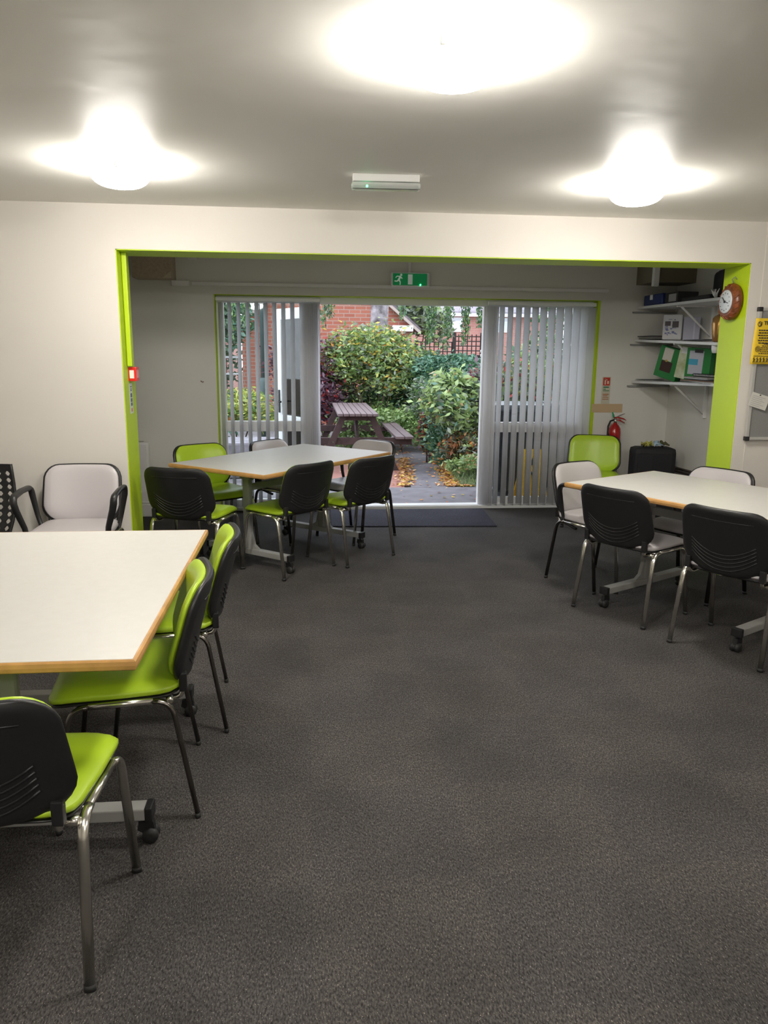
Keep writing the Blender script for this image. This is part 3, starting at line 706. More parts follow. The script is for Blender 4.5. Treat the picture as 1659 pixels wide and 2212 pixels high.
# top shelf
t = thing('tool_case', 'blue plastic case with a white catch on the top shelf', 'case', (3.34, 7.16, zs(Z1, 7.16)))
MB().box((-.10, -.19, .003), (.12, .19, .105), .015).build('case_body', mat('navy_plastic', (.010, .03, .16), .4), t)
MB().box((-.105, -.01, .055), (-.099, .045, .10), .002).box((-.03, -.195, .06), (.0, -.189, .09), .002).build('catch', WHITEP, t)
t = thing('storage_box', 'dark box with a pale label beside the blue case on the top shelf', 'box', (3.34, 6.82, zs(Z1, 6.82)))
MB().box((-.08, -.13, .003), (.11, .12, .100), .004).build('carton', mat('dark_card', (.03, .03, .032), .7), t)
MB().box((-.083, -.10, .02), (-.080, .04, .085)).build('box_label', mat('pale_label', (.38, .38, .36), .7), t)
tag(MB().box((3.28, 6.18, zs(Z1, 6.4)+.003), (3.46, 6.66, zs(Z1, 6.4)+.045), .01).build('black_folder', BLACKT), 'flat black folder lying on the top shelf between box and bag', 'folder')
t = thing('black_bag', 'slouched black bag at the near end of the top shelf', 'bag', (3.40, 6.08, zs(Z1, 6.08)))
m = MB().pad(.17, .12, .06, lambda x, y: ((0+.02*math.sin(x*20), x, .125+y), (-1, 0, 0)), .12, .02); m.build('bag_body', mat('black_cloth', (.012, .012, .014), .8), t)
MB().tube([(-.02, -.08, .24), (-.03, 0, .285), (-.02, .08, .24)], .008, 6).build('strap', BLACKT, t)
m = MB(); rr = random.Random(5)
for k in range(7):
    y = rr.uniform(-.03, .03); m.tube([(0, y*.4, .0), (-.01, y, .03), (-.005+rr.uniform(-.02, .02), y*1.9, .065)], [.006, .008, .003], 5)
o = m.build('white_tassel', WHITEP); o.location = (3.24, 6.0, zs(Z1, 6.0)+.006); tag(o, 'crumpled white cloth strips on the edge of the top shelf', 'cloth')
# middle shelf
def paper_stack(label, cx, cy, Z, n, sx, sy, h, cols, group=None, rz=0):
    t = thing('paper_stack', label, 'papers', (cx, cy, zs(Z, cy)+.004), rz, group); rr = random.Random(int(cx*100+cy*1000))
    for k in range(n):
        dx, dy = rr.uniform(-.012, .012), rr.uniform(-.025, .025)
        rot = Matrix.Rotation(rr.uniform(-.12, .12), 3, 'Z')
        MB().box((-sx/2+dx, -sy/2+dy, .002+h*k), (sx/2+dx, sy/2+dy, h*(k+.92)), .001, rot).build('booklet', cols[k % len(cols)], t)
    return t
PG = mat('paper_grey', (.30, .29, .27), .8); PW_ = mat('paper_white', (.60, .60, .60), .7); PD = mat('paper_dark', (.06, .06, .065), .6); PB = mat('paper_brown', (.22, .13, .08), .7)
paper_stack('pile of grey papers at the far end of the middle shelf', 3.34, 7.20, Z2, 3, .24, .30, .011, [PG, PG, PD])
t = thing('document_holder', 'white upright leaflet holder with printed front on the middle shelf', 'leaflet holder', (3.34, 6.90, zs(Z2, 6.9)+.004), R_(-38))
MB().box((-.085, -.03, 0), (.085, .03, .225), .012).build('holder_body', mat('holder_white', (.62, .62, .64), .4), t)
PBL = mat('print_blue', (.20, .23, .42), .6)
m = MB(); rr = random.Random(9)
for k in range(22):
    x = rr.uniform(-.065, .045); z = rr.uniform(.04, .18); m.box((x, -.032, z), (x+rr.uniform(.008, .03), -.030, z+rr.uniform(.004, .014)))
m.build('leaflet_print', PBL, t)
MB().box((-.065, -.033, .125), (-.015, -.031, .165)).box((.0, -.033, .11), (.055, -.031, .165)).build('leaflet_photo', mat('photo_grey', (.10, .09, .10), .6), t)
t = thing('document_holder', 'plain lilac-white folder standing behind the printed leaflet holder', 'folder', (3.47, 6.80, zs(Z2, 6.8)+.004), R_(-30))
MB().box((-.07, -.025, 0), (.07, .025, .205), .004).build('folder_body', mat('lilac_white', (.42, .42, .52), .5), t)
MB().box((.015, -.028, .01), (.03, -.025, .195)).build('spine_strip', mat('lilac_pale', (.55, .55, .66), .5), t)
tag(MB().box((3.3, 6.25, zs(Z2, 6.4)+.006), (3.42, 6.60, zs(Z2, 6.4)+.016), .002).build('notebook', PD), 'thin dark notebook lying on the middle shelf beside the vase', 'notebook')
t = thing('vase', 'gold metallic bottle vase on the middle shelf', 'vase', (3.33, 6.03, zs(Z2, 6.03)+.003))
MB().lathe([(.055, 0), (.062, .006), (.072, .06), (.078, .14), (.074, .185), (.055, .205), (.036, .213), (.033, .222), (.040, .232), (.038, .240), (.030, .238)], 32).build('vase_body', mat('gold_metal', (.55, .30, .10), .28, .85), t)
t = thing('glass_cup', 'small white cup hanging below the middle shelf next to the lime pier', 'cup', (3.24, 5.93, zs(Z2, 5.93)-.085))
MB().lathe([(.018, 0), (.026, .004), (.032, .030), (.034, .060), (.031, .060), (.029, .032), (.022, .008), (.0001, .007)], 20).build('cup_body', mat('white_ceramic', (.75, .76, .76), .15), t)
MB().tube([(.0, 0, .055), (.0, 0, .063)], .004, 6).tube([(-.033, 0, .055), (0, 0, .064), (.033, 0, .055)], .003, 6).build('hook', CHROME, t)
# lowest shelf
GRN = mat('file_green', (.012, .19, .03), .4)
def lever_file(label, cx, cy, rz, lean, body, face_cols, tk=.07, extra=None):
    t = thing('lever_arch_file', label, 'file', (cx, cy, zs(Z3, cy)+.004), rz)
    R3 = Matrix.Rotation(lean, 3, 'Y')
    def bx(lo, hi, b=0):
        mm = MB().box(lo, hi, b)
        for v in mm.bm.verts: v.co = R3 @ v.co
        return mm
    low = min((R3 @ Vector(p)).z for p in ((-.0, 0, 0), (.24, 0, 0), (-.0, 0, .285)))
    t.location.z -= low
    bx((0, -tk/2, 0), (.24, tk/2, .285), .004).build('cover', body, t)
    for (lo, hi, mt, nm) in face_cols: bx(lo, hi).build(nm, mt, t)
    return t
h = .035
lever_file('green lever arch file leaning on the lowest shelf, white spine label over dark patch', 3.27, 7.03, R_(-62), R_(14), GRN,
           [((.05, -h-.002, .16), (.15, -h, .275), mat('cream_label', (.60, .56, .50), .7), 'label_sheet'), ((.05, -h-.002, .06), (.17, -h, .155), mat('dark_patch', (.05, .02, .015), .7), 'dark_picture'), ((.09, -h-.003, .15), (.11, -h-.001, .17), mat('gold_print', (.5, .3, .05), .6), 'gold_mark')])
lever_file('navy file standing behind the leaning green lever arch file', 3.33, 7.13, R_(-62), R_(14), mat('file_navy', (.02, .03, .13), .4),
           [((.02, -h-.002, .19), (.08, -h, .275), PW_, 'label_sheet')], .07)
lever_file('yellow-green leaf-patterned folder in the middle of the lowest shelf', 3.32, 6.73, R_(-62), R_(10), mat('file_leafy', (.33, .36, .13), .5, noise=(14, .5, (.62, .66, .50))),
           [((.03, -h-.002, .22), (.15, -h, .275), PW_, 'label_sheet')], .05)
lever_file('green lever arch file upright on the lowest shelf with a pale blue picture sheet', 3.33, 6.55, R_(-62), R_(3), GRN,
           [((.03, -h-.002, .06), (.17, -h, .26), mat('sheet_lilac', (.44, .44, .50), .6), 'sheet'), ((.03, -h-.003, .14), (.12, -h-.001, .19), mat('print_cyan', (.05, .32, .48), .5), 'blue_picture'), ((.08, -h-.004, .245), (.16, -h-.001, .275), BLACKP, 'clip')])
paper_stack('loose white papers at the far end of the lowest shelf', 3.32, 7.28, Z3, 2, .22, .16, .006, [PW_, PD])
paper_stack('untidy pile of magazines at the near end of the lowest shelf', 3.30, 6.10, Z3, 5, .24, .46, .009, [PW_, PB, PD, PW_, PG])
t = thing('spiral_notebook', 'spiral-bound notebook on top of the magazines on the lowest shelf', 'notebook', (3.33, 6.05, zs(Z3, 6.05)+.053))
MB().box((-.09, -.20, 0), (.09, .20, .012), .002).build('pages', PW_, t)
m = MB()
for k in range(20):
    y = -.19+.02*k; m.tube([(-.09+.012*math.cos(a_), y+.004*math.sin(a_), .008+.012*math.sin(a_)) for a_ in [2*PI*i/10 for i in range(10)]], .0022, 5, closed=True)
m.build('spiral_wire', BLACKP, t)

# suitcase in the corner, things on it
t = thing('suitcase', 'black soft suitcase standing on a box in the far right corner', 'suitcase', (3.29, 7.0, .20), R_(-8))
BCL = mat('black_nylon', (.014, .014, .017), .75, bump=(150, .2, .001))
MB().box((-.20, -.12, 0), (.20, .12, .48), .05).build('case_body', BCL, t)
MB().box((-.17, -.14, .05), (-.02, -.115, .42), .02).build('front_pocket', BCL, t)
MB().tube([(-.09, 0, .475), (-.08, 0, .51), (.08, 0, .51), (.09, 0, .475)], .010, 8).build('handle', RUBBER, t)
MB().box((-.15, -.145, .14), (-.135, -.138, .165)).build('badge', WHITEP, t)
tag(MB().box((3.05, 6.85, .0), (3.55, 7.2, .195), .01).build('low_crate', mat('crate_black', (.02, .02, .022), .6)), 'low black crate underneath the suitcase in the far right corner', 'crate')
rr = random.Random(11)
for k, (nm, lb, col) in enumerate((('glove', 'crumpled yellow and black glove on top of the suitcase', (.45, .42, .10)), ('cloth', 'pale blue cloth bunched on top of the suitcase', (.45, .60, .75)), ('glove', 'dark olive glove at the right on top of the suitcase', (.10, .10, .04)))):
    m = MB(); cx, cy = 3.20+.085*k, 6.98
    for q in range(5):
        x = cx+rr.uniform(-.03, .03); m.tube([(x, cy+rr.uniform(-.04, .04), .69+.008*q*.5), (x+rr.uniform(-.03, .05), cy+rr.uniform(-.05, .0), .722+rr.uniform(0, .015)), (x+rr.uniform(.02, .07), cy+rr.uniform(-.05, .05), .70)], [.010, .014, .008], 7)
    tag(m.build(nm, mat('rag_%d' % k, col, .8)), lb, 'glove' if nm == 'glove' else 'cloth')
m = MB().box((3.36, 5.75, 0), (3.52, 5.98, .70), .06)
tag(m.build('instrument_bag', BCL), 'tall black bag half hidden behind the lime pier', 'bag')

# ------------------------------------------------------------------ garden
GZ = -.03
struct(MB().box((-30, Y3, -.3), (30, 60, -.05)), 'floor_garden', mat('soil', (.07, .05, .035), .95, noise=(6, .5)))
CONC = mat('grey_concrete', (.125, .118, .13), .8, noise=(5, .25), bump=(40, .3, .004))
tag(MB().prism([(-3.5, 7.60), (4.2, 7.60), (4.2, 8.86), (-3.5, 8.9)], 'xy', -.05, GZ).build('concrete_slab', CONC), 'smooth grey concrete slab just outside the doorway', 'paving')
m = MB().prism([(1.22, 8.9), (1.72, 8.9), (1.98, 11.6), (2.15, 15.6), (1.86, 15.6), (1.46, 11.6)], 'xy', -.05, GZ-.002)
tag(m.build('garden_path', CONC), 'grey garden path running away from the doorway past the picnic bench', 'path')
tag(MB().prism([(.2, 8.9), (1.14, 8.9), (1.38, 10.9), (.2, 10.9)], 'xy', -.05, GZ-.004).build('brick_paving', brick_mat('paving_brick', (.25, .11, .085), (.30, .15, .12), (.20, .15, .13))), 'patch of red brick paving beside the grey path', 'paving')
tag(MB().prism([(-4, 8.9), (.2, 8.9), (.2, 10.9), (1.40, 10.9), (1.80, 15.6), (-4, 15.6)], 'xy', -.05, GZ-.006).build('patio_slabs', mat('patio_grey', (.17, .155, .165), .85, noise=(3, .35))), 'grey leaf-strewn patio under the picnic bench', 'patio')
# scattered leaves and grass (uncountable)
def litter(name, label, cat, cols, spots, size, seed, upright=False):
    m = MB(); rr = random.Random(seed)
    for (x, y, z) in spots:
        s = size*rr.uniform(.6, 1.4); a_ = rr.uniform(0, 2*PI); mi = rr.randrange(len(cols))
        if upright:
            tip = V(x+rr.uniform(-.05, .05), y+rr.uniform(-.05, .05), z+s*rr.uniform(1.5, 4)); d = V(math.cos(a_), math.sin(a_), 0)*s*.25
            vs = [V(x, y, z)-d, V(x, y, z)+d, tip]
        else:
            t1, t2 = rr.uniform(-.4, .4), rr.uniform(-.4, .4); u = V(math.cos(a_), math.sin(a_), t1)*s; v = V(-math.sin(a_), math.cos(a_), t2)*s*.6; c = V(x, y, z+s*.4)
            vs = [c-u, c-v, c+u, c+v]
        f = m.bm.faces.new([m.bm.verts.new(q) for q in vs]); f.material_index = mi
    return tag(m.build(name, cols, recalc=False), label, cat, kind='stuff')
OL1 = leaf_mat('leaf_orange', (.70, .30, .07)); OL2 = leaf_mat('leaf_peach', (.85, .55, .30)); OL3 = leaf_mat('leaf_rust', (.40, .14, .05)); OL4 = leaf_mat('leaf_yellow', (.72, .52, .08))
G1 = leaf_mat('leaf_mid_green', (.17, .30, .08)); G2 = leaf_mat('leaf_light_green', (.36, .50, .18)); G3 = leaf_mat('leaf_dark_green', (.06, .15, .06)); G4 = leaf_mat('leaf_blue_green', (.12, .27, .18)); G5 = leaf_mat('leaf_grey_green', (.22, .27, .20))
P1 = leaf_mat('leaf_purple', (.11, .04, .07)); P2 = leaf_mat('leaf_crimson', (.45, .05, .05)); P3 = leaf_mat('leaf_mauve', (.24, .15, .20)); Y1_ = leaf_mat('leaf_lime_yellow', (.55, .58, .12))
rr = random.Random(21); sp = []
def edge_x(y): return 1.72+(y-8.9)*.26/2.7 if y < 11.6 else 1.98+(y-11.6)*.17/4
for k in range(3200):
    y = 8.9+rr.random()**1.2*6.5; sp.append((edge_x(y)+rr.gauss(.05, .09), y, GZ))
for k in range(700):
    y = rr.uniform(8.95, 11.4); sp.append((1.17+(y-8.9)*.11+rr.gauss(0, .06), y, GZ))
for k in range(1100): sp.append((rr.uniform(-1.5, 1.6), rr.uniform(11.8, 14.2), GZ))
for k in range(500): sp.append((rr.uniform(-2.5, 3.5), rr.uniform(7.8, 13), GZ))
litter('fallen_leaves', 'orange and yellow fallen leaves scattered along the garden path edge', 'fallen leaves', [OL1, OL2, OL3, OL4], sp, .024, 22)
m = MB()
def bank_z(x, y): return GZ-.01+min(.32, max(0, (x-edge_x(y)-.04))*.28)*min(1, max(0, (y-8.9)/.6))
g = [[m.bm.verts.new((edge_x(8.9+j*.5)+.04+i*.3, 8.9+j*.5, bank_z(edge_x(8.9+j*.5)+.04+i*.3, 8.9+j*.5)+.008)) for i in range(10)] for j in range(14)]
for j in range(13):
    for i in range(9): m.bm.faces.new((g[j][i], g[j][i+1], g[j+1][i+1], g[j+1][i]))
tag(m.build('earth_bank', mat('mossy_soil', (.07, .085, .03), .95, noise=(9, .5))), 'low mossy earth bank rising to the right of the garden path', 'bank')
rr = random.Random(31); sp = []
for k in range(13000):
    y = 8.9+rr.random()*5; x = edge_x(y)+.06+rr.random()**.8*2.2; sp.append((x, y, bank_z(x, y)))
litter('grass', 'rough green grass and weeds on the bank right of the path', 'grass', [G1, G2, G1, G3, G2], sp, .024, 32, True)

def shrub(name, label, c, r, cols, n, size, seed, stems=5, stem_col=(.10, .07, .05), base=None, cat='shrub', shell=.55, droop=0):
    t = thing(name, label, cat, (c[0], c[1], base if base is not None else GZ)); z0 = t.location.z
    rr = random.Random(seed); m = MB(); cc = V(0, 0, c[2]-z0)
    lumps = []
    for k in range(11):
        a_ = rr.uniform(0, 2*PI); b = rr.uniform(-.6, .9); q = math.sqrt(1-b*b)*.62
        lumps.append((V(r[0]*q*math.cos(a_), r[1]*q*math.sin(a_), r[2]*b*.6), rr.uniform(.38, .62)))
    wts = [x[1] if isinstance(x, tuple) else 1 for x in cols]; ms = [x[0] if isinstance(x, tuple) else x for x in cols]
    idx = list(range(len(ms)))
    for k in range(n):
        lc, lr = rr.choice(lumps)
        d = V(rr.gauss(0, 1), rr.gauss(0, 1), rr.gauss(0, 1)).normalized()*(shell+(1-shell)*rr.random())*lr*1.1
        p = cc+lc+V(d.x*r[0], d.y*r[1], d.z*r[2])
        if rr.random() < .12: p += V(rr.gauss(0, r[0]*.16), rr.gauss(0, r[1]*.16), rr.gauss(0, r[2]*.16))
        if p.z < .02: p.z = rr.uniform(.02, .2)
        s = size*rr.uniform(.6, 1.35)
        u = V(rr.gauss(0, 1), rr.gauss(0, 1), rr.gauss(0, .6)-droop).normalized()*s; v = u.cross(V(rr.gauss(0, 1), rr.gauss(0, 1), rr.gauss(0, 1))).normalized()*s*.42
        vs = [m.bm.verts.new(q) for q in (p-u, p-u*.1-v, p+u, p-u*.1+v)]
        m.bm.faces.new(vs).material_index = rr.choices(idx, wts)[0]
    m.build('foliage', ms, t, recalc=False)
    m = MB()
    for k in range(stems):
        a_ = rr.uniform(0, 2*PI); e = V(r[0]*.6*math.cos(a_), r[1]*.6*math.sin(a_), cc.z+r[2]*rr.uniform(0, .6))
        b = V(rr.uniform(-.08, .08), rr.uniform(-.08, .08), 0)
        mid = b.lerp(e, .5)+V(rr.uniform(-.05, .05), rr.uniform(-.05, .05), .1*cc.z)
        m.tube([b, mid, e], [.014, .009, .004], 6)
    if stems: m.build('stems', mat('bark_%s' % seed, stem_col, .9), t)
    return t
shrub('purple_shrub', 'dark purple shrub with crimson leaves behind the picnic bench at the doorway edge', (-.02, 12.9, 1.0), (.78, .45, .80), [(P1, 6), (P2, 1.6), (P3, 3)], 6000, .045, 1)
shrub('purple_shrub', 'low dark leafy bush beneath the purple shrub', (.25, 13.2, .55), (.8, .45, .6), [(G3, 5), (P1, 3)], 1800, .05, 2)
shrub('flowering_shrub', 'tall green shrub with orange and yellow leaves in the middle of the garden', (1.10, 13.0, 1.22), (.80, .55, .78), [(G2, 6), (G1, 5), (G5, 3), (Y1_, 1.5), (OL4, .8), (OL1, .4)], 9500, .045, 3, 9)
shrub('evergreen_shrub', 'dark green dense shrub right of the orange-flecked one', (1.85, 13.6, .98), (.50, .4, .68), [(G3, 4), (G1, 3), (G4, 3), (OL4, .3)], 4200, .042, 4)
shrub('evergreen_shrub', 'dark green undergrowth at the foot of the orange-flecked shrub', (1.35, 13.6, .50), (.85, .4, .55), [(G3, 6), (G4, 2), (G1, 1)], 3600, .05, 19, 3)
shrub('ground_cover', 'low bright green ground cover behind the picnic bench', (1.35, 12.5, .30), (1.0, .7, .40), [(G2, 4), (G1, 5)], 5200, .042, 5, 0, cat='ground cover')
shrub('juniper', 'spreading blue-green juniper in front of the dark trellis fence', (2.33, 12.7, 1.28), (.62, .5, .26), [(G4, 6), (G3, 3)], 4500, .045, 6, 4)
shrub('grey_shrub', 'grey-green bush left of the pale spreading shrub', (1.90, 11.3, .86), (.40, .4, .44), [(G5, 5), (G3, 4), (G1, 2)], 2800, .038, 7, 4)
shrub('pale_shrub', 'pale green spreading shrub with peach flowers by the right door leaf', (1.98, 10.0, .88), (.44, .4, .46), [(G2, 8), (G5, 3), (G4, 1.5), (OL2, .4)], 3200, .052, 8, 1, droop=.3)
shrub('ground_cover', 'pale green weeds at the front of the bank beside the doorway slab', (2.25, 9.45, .16), (.55, .35, .16), [(G2, 6), (G1, 3), (OL2, .5)], 2600, .03, 20, 0, cat='ground cover')
shrub('blue_leaf_shrub', 'drooping blue-green shrub under the pale spreading shrub', (1.90, 10.3, .40), (.32, .3, .42), [(G4, 5), (G3, 3), (G2, 1)], 1900, .042, 9, 0, droop=.6)
shrub('rust_shrub', 'rust-brown twiggy bush between path and pale shrub', (1.80, 11.0, .46), (.22, .25, .46), [(OL3, 3), (P1, 3), (G3, 3)], 1300, .04, 10, 3)
shrub('dry_grass_clump', 'brown dry grass clump under the pale shrub on the right bank', (2.22, 9.9, .30), (.42, .3, .30), [(OL3, 2.5), (G5, 4), (OL1, .4), (G2, 2)], 2300, .04, 11, 0, droop=-.5)
shrub('mauve_shrub', 'mauve and grey shrub hard against the right door leaf', (2.42, 10.4, .98), (.32, .4, .42), [(P3, 5), (G5, 4), (P2, .8)], 1600, .05, 12, 4)
shrub('rose_shrub', 'green shrub with red leaf tips seen through the right blind', (2.95, 10.2, 1.05), (.60, .5, .62), [(G5, 5), (G2, 3), (P2, 1), (OL4, .6)], 2400, .055, 13, 5)
shrub('hedge', 'dark hedge behind the right blind beyond the black bins', (4.1, 12.5, 1.2), (1.2, .6, 1.2), [(G3, 6), (G1, 3)], 3000, .07, 14, 4, cat='hedge')
shrub('yellow_shrub', 'low yellow-green bush seen through the left blind', (-.98, 11.1, .72), (.55, .4, .30), [(Y1_, 6), (G1, 3)], 1900, .05, 15, 4)
shrub('dark_shrub', 'low dark bush at the lower left of the left window', (-1.55, 10.6, .55), (.50, .4, .38), [(G3, 5), (G4, 3), (OL3, 1)], 1500, .05, 16, 4)

shrub('hedge', 'dark hedge behind the railing at the far left', (-3.2, 21.0, 1.6), (1.3, .6, 1.6), [(G3, 6), (G4, 3)], 3600, .10, 23, 2, cat='hedge')
# birch: trunk and hanging branches
t = thing('birch_tree', 'birch tree with peeling grey trunk and hanging twigs in mid garden', 'tree', (1.30, 14.2, GZ))
MB().tube([(-.06, 0, 0), (-.04, 0, .9), (.0, 0, 1.8), (.03, 0, 2.6), (.06, 0, 4.2), (.1, 0, 5.6)], [.21, .17, .16, .16, .14, .09], 16).build('trunk', mat('birch_bark', (.05, .04, .042), .85, noise=(7, .3, (.36, .33, .35)), bump=(12, .9, .03)), t)
m = MB(); br = MB(); rr = random.Random(41)
hang = [(-1.01, -1.0, 1.95), (-.90, -1.0, 2.12), (.76, -1.0, 1.70), (.83, -1.0, 1.85), (1.06, -1.0, 1.62), (1.12, -1.0, 1.8), (1.38, -1.0, 1.70), (1.43, -1.0, 1.9), (1.64, -1.0, 2.0), (1.70, -1.0, 2.05), (.30, -1.0, 2.1), (-2.54, -1.0, 1.75), (-2.31, -1.0, 1.95)]
for (x, y, zb) in hang:
    top = V(x*.9, y, 3.6)
    br.tube([V(.05, 0, 4.0+.15*abs(x)), V(x*.5, y*.5, 4.3), top], [.03, .02, .01], 6)
    br.tube([top, V(x, y, 2.6), V(x+.03, y, zb)], [.01, .006, .003], 5)
    for k in range(420):
        h_ = rr.random(); z = 3.5-(3.5-zb)*h_; p = V(x+rr.gauss(0, .055*(1.1-h_*.6)), y+rr.gauss(0, .06), z)
        s = .032*rr.uniform(.6, 1.3); u = V(rr.gauss(0, .6), rr.gauss(0, .6), -1).normalized()*s; v = u.cross(V(rr.gauss(0, 1), rr.gauss(0, 1), 0)).normalized()*s*.5
        m.bm.faces.new([m.bm.verts.new(q) for q in (p-u, p-v, p+u, p+v)]).material_index = rr.choices([0, 1, 2], [5, 3, 1])[0]
m.build('hanging_foliage', [G3, G1, G5], t, recalc=False); br.build('branches', mat('bark_dark', (.07, .055, .05), .9), t)
shrub('tree_crown', 'dark tree crown hanging at the upper left of the left window', (-1.75, 15.0, 2.15), (.70, .5, .75), [(G3, 6), (G4, 4)], 2600, .07, 17, 3, cat='tree')
shrub('tree_crown', 'pale green tree between the two brick houses', (2.75, 19.5, 2.35), (.80, .6, .85), [(G5, 6), (G2, 3)], 2600, .09, 18, 3, cat='tree')

# brick house with gable
t = thing('brick_house', 'red brick building with a gable end and white gutter at the back of the garden', 'house', (.42, 16.0, GZ))
HW, HE, SL = 1.72, 2.10, .84
poly = [(-HW, 0), (HW, 0), (HW, HE), (0, HE+HW*SL), (-HW, HE)]
MB().prism(poly, 'xz', 0, 6).build('wall', BRICK, t)
ROOF = mat('roof_tiles', (.14, .12, .13), .8, noise=(12, .3))
for s in (-1, 1):
    m = MB(); m.prism([(s*(HW+.18), HE-.18*SL+.03), (0, HE+HW*SL+.03), (0, HE+HW*SL+.10), (s*(HW+.18), HE-.18*SL+.10)], 'xz', -.12, 6.1); m.build('roof_slope', ROOF, t)
    m = MB(); m.prism([(s*(HW+.18), HE-.18*SL-.03), (0, HE+HW*SL-.03), (0, HE+HW*SL+.04), (s*(HW+.18), HE-.18*SL+.04)], 'xz', -.15, -.12); m.build('barge_board', mat('cream_board', (.40, .34, .30), .6), t)
MB().box((1.32, -.16, 1.98), (1.74, -.02, 2.10), .01).build('gutter_box', UPVC, t)
w1 = MB().box((.70, -.03, 1.20), (1.02, .03, 2.02), .01).build('window_frame', UPVC, t)
MB().box((.75, -.035, 1.62), (.97, -.028, 1.97)).box((.75, -.035, 1.25), (.97, -.028, 1.56)).build('pane', mat('dark_glass', (.05, .06, .07), .1), w1)

# far terrace house
t = thing('terraced_house', 'pink brick terraced house with grey roof far behind the trellis fence', 'house', (5.5, 26, GZ))
MB().box((-2.3, 0, 0), (3.2, 6, 2.78)).build('wall', BRICKP, t)
m = MB(); m.prism([(-.25, 2.80), (3.0, 4.9), (3.0, 5.0), (-.25, 2.90)], 'yz', -2.4, 3.3); m.build('roof_slope', mat('grey_roof_tiles', (.22, .20, .23), .8, noise=(10, .25)), t)
MB().box((-2.4, -.30, 2.74), (3.3, -.18, 2.84), .01).build('gutter', UPVC, t)
for (x0, x1, z0, z1, fm) in ((-1.75, -1.22, 2.28, 2.72, 'dark'), (-.82, -.30, 2.24, 2.72, 'white'), (.75, 1.3, 2.24, 2.72, 'white')):
    f = MB().box((x0, -.04, z0), (x1, .02, z1), .01).build('window_frame', UPVC if fm == 'white' else mat('dark_frame', (.05, .04, .045), .5), t)
    w_ = (x1-x0)
    mm = MB().box((x0+.06, -.05, z0+.06), (x0+w_/2-.03, -.038, z1-.16)).box((x0+w_/2+.03, -.05, z0+.06), (x1-.06, -.038, z1-.16)).box((x0+.06, -.05, z1-.12), (x1-.06, -.038, z1-.04))
    mm.build('pane', mat('net_curtain', (.62, .68, .72), .3), f)
MB().tube([(.42, -.06, 0), (.42, -.06, 2.75)], .035, 8).build('downpipe', mat('pipe_brown', (.16, .08, .07), .5), t)

# house wing further left seen through the left window
t = thing('garden_house', 'small distant brick house at the far left seen through the left blind', 'house', (-3.9, 24, GZ))
MB().box((-1.5, 0, 0), (1.5, 4, 2.2)).build('wall', BRICKP, t)
MB().prism([(-.3, 2.1), (2.0, 3.4), (2.0, 3.5), (-.3, 2.2)], 'yz', -1.7, 1.7).build('roof_slope', ROOF, t)

# trellis fence
DKW = mat('dark_stained_wood', (.028, .020, .018), .75)
t = thing('trellis_fence', 'dark stained picket fence topped with square trellis before the far house', 'fence', (2.0, 14.2, GZ))
for x in (.0, .70, 1.22): MB().box((x-.03, -.03, 0), (x+.03, .03, 1.78 if x < .6 else 1.93)).build('post', DKW, t)
m = MB()
for (x0, x1, z0, z1) in ((0, .70, 1.50, 1.76), (.70, 1.22, 1.52, 1.90)):
    k = 0
    while x0+k*.082 <= x1: m.box((x0+k*.082-.009, -.012, z0), (x0+k*.082+.009, .0, z1)); k += 1
    k = 0
    while z0+k*.085 <= z1+.001: m.box((x0, 0, z0+k*.085-.009), (x1, .012, z0+k*.085+.009)); k += 1
m.build('trellis_panel', DKW, t)
m = MB()
for k in range(20): m.box((.0+.062*k, -.012, .3), (.034+.062*k, .006, 1.50 if k < 11 else 1.42))
m.build('pickets', DKW, t)
MB().box((0, .006, 1.40), (.7, .03, 1.46)).box((.7, .006, 1.34), (1.22, .03, 1.52)).box((0, .006, .6), (1.22, .03, .66)).build('rail', DKW, t)
t = thing('stone_ornament', 'white stone garden ornament beside the fence near the right door leaf', 'ornament', (3.12, 13.3, GZ))
m = MB()
for k in range(6): m.lathe([(.11, 0), (.13, .02), (.13, .055), (.11, .07)], 14, (0, 0, 1.2+.072*k))
m.lathe([(.07, 0), (.07, 1.2)], 12); m.build('stacked_stone', mat('white_stone', (.62, .60, .56), .8, noise=(20, .3)), t)

# picnic bench
t = thing('picnic_table', 'dark brown wooden A-frame picnic table on the patio outside the doorway', 'picnic table', (.665, 11.15, GZ), R_(0))
PW1 = mat('brown_stained_timber', (.050, .026, .026), .65, noise=(16, .25)); PW2 = mat('weathered_plank', (.12, .088, .090), .6, noise=(16, .2))
ZT = .775
for k in range(7):
    x = -.27+.0775*k; MB().box((x, -1.10, ZT-.035), (x+.069, 1.10, ZT), .005).build('table_plank', PW2, t)
for s in (-1, 1):
    for k in range(2):
        x = s*(.50+.0) + (0 if s > 0 else -.24)+.125*k; MB().box((x, -1.10, .44), (x+.113, 1.10, .475), .005).build('seat_plank', PW2, t)
    y = s*.92
    for q in (-1, 1):
        m = MB(); m.prism([(q*.14, ZT-.035), (q*.23, ZT-.035), (q*.56, 0), (q*.46, 0)], 'xz', y-.02, y+.02); m.build('leg', PW1, t)
        MB().box((q*.33-.006, y-.03, .38), (q*.33+.006, y-.02, .392)).build('bolt', CHROME, t)
    MB().box((-.74, y-s*.045-.022, .345), (.74, y-s*.045+.022, .44), .004).build('seat_bearer', PW1, t)
    MB().box((-.25, y-s*.045-.022, ZT-.105), (.25, y-s*.045+.022, ZT-.035), .004).build('top_bearer', PW1, t)
MB().tube([(0, -.5, ZT-.05), (0, -.86, .42)], .03, 6).build('brace', PW1, t)

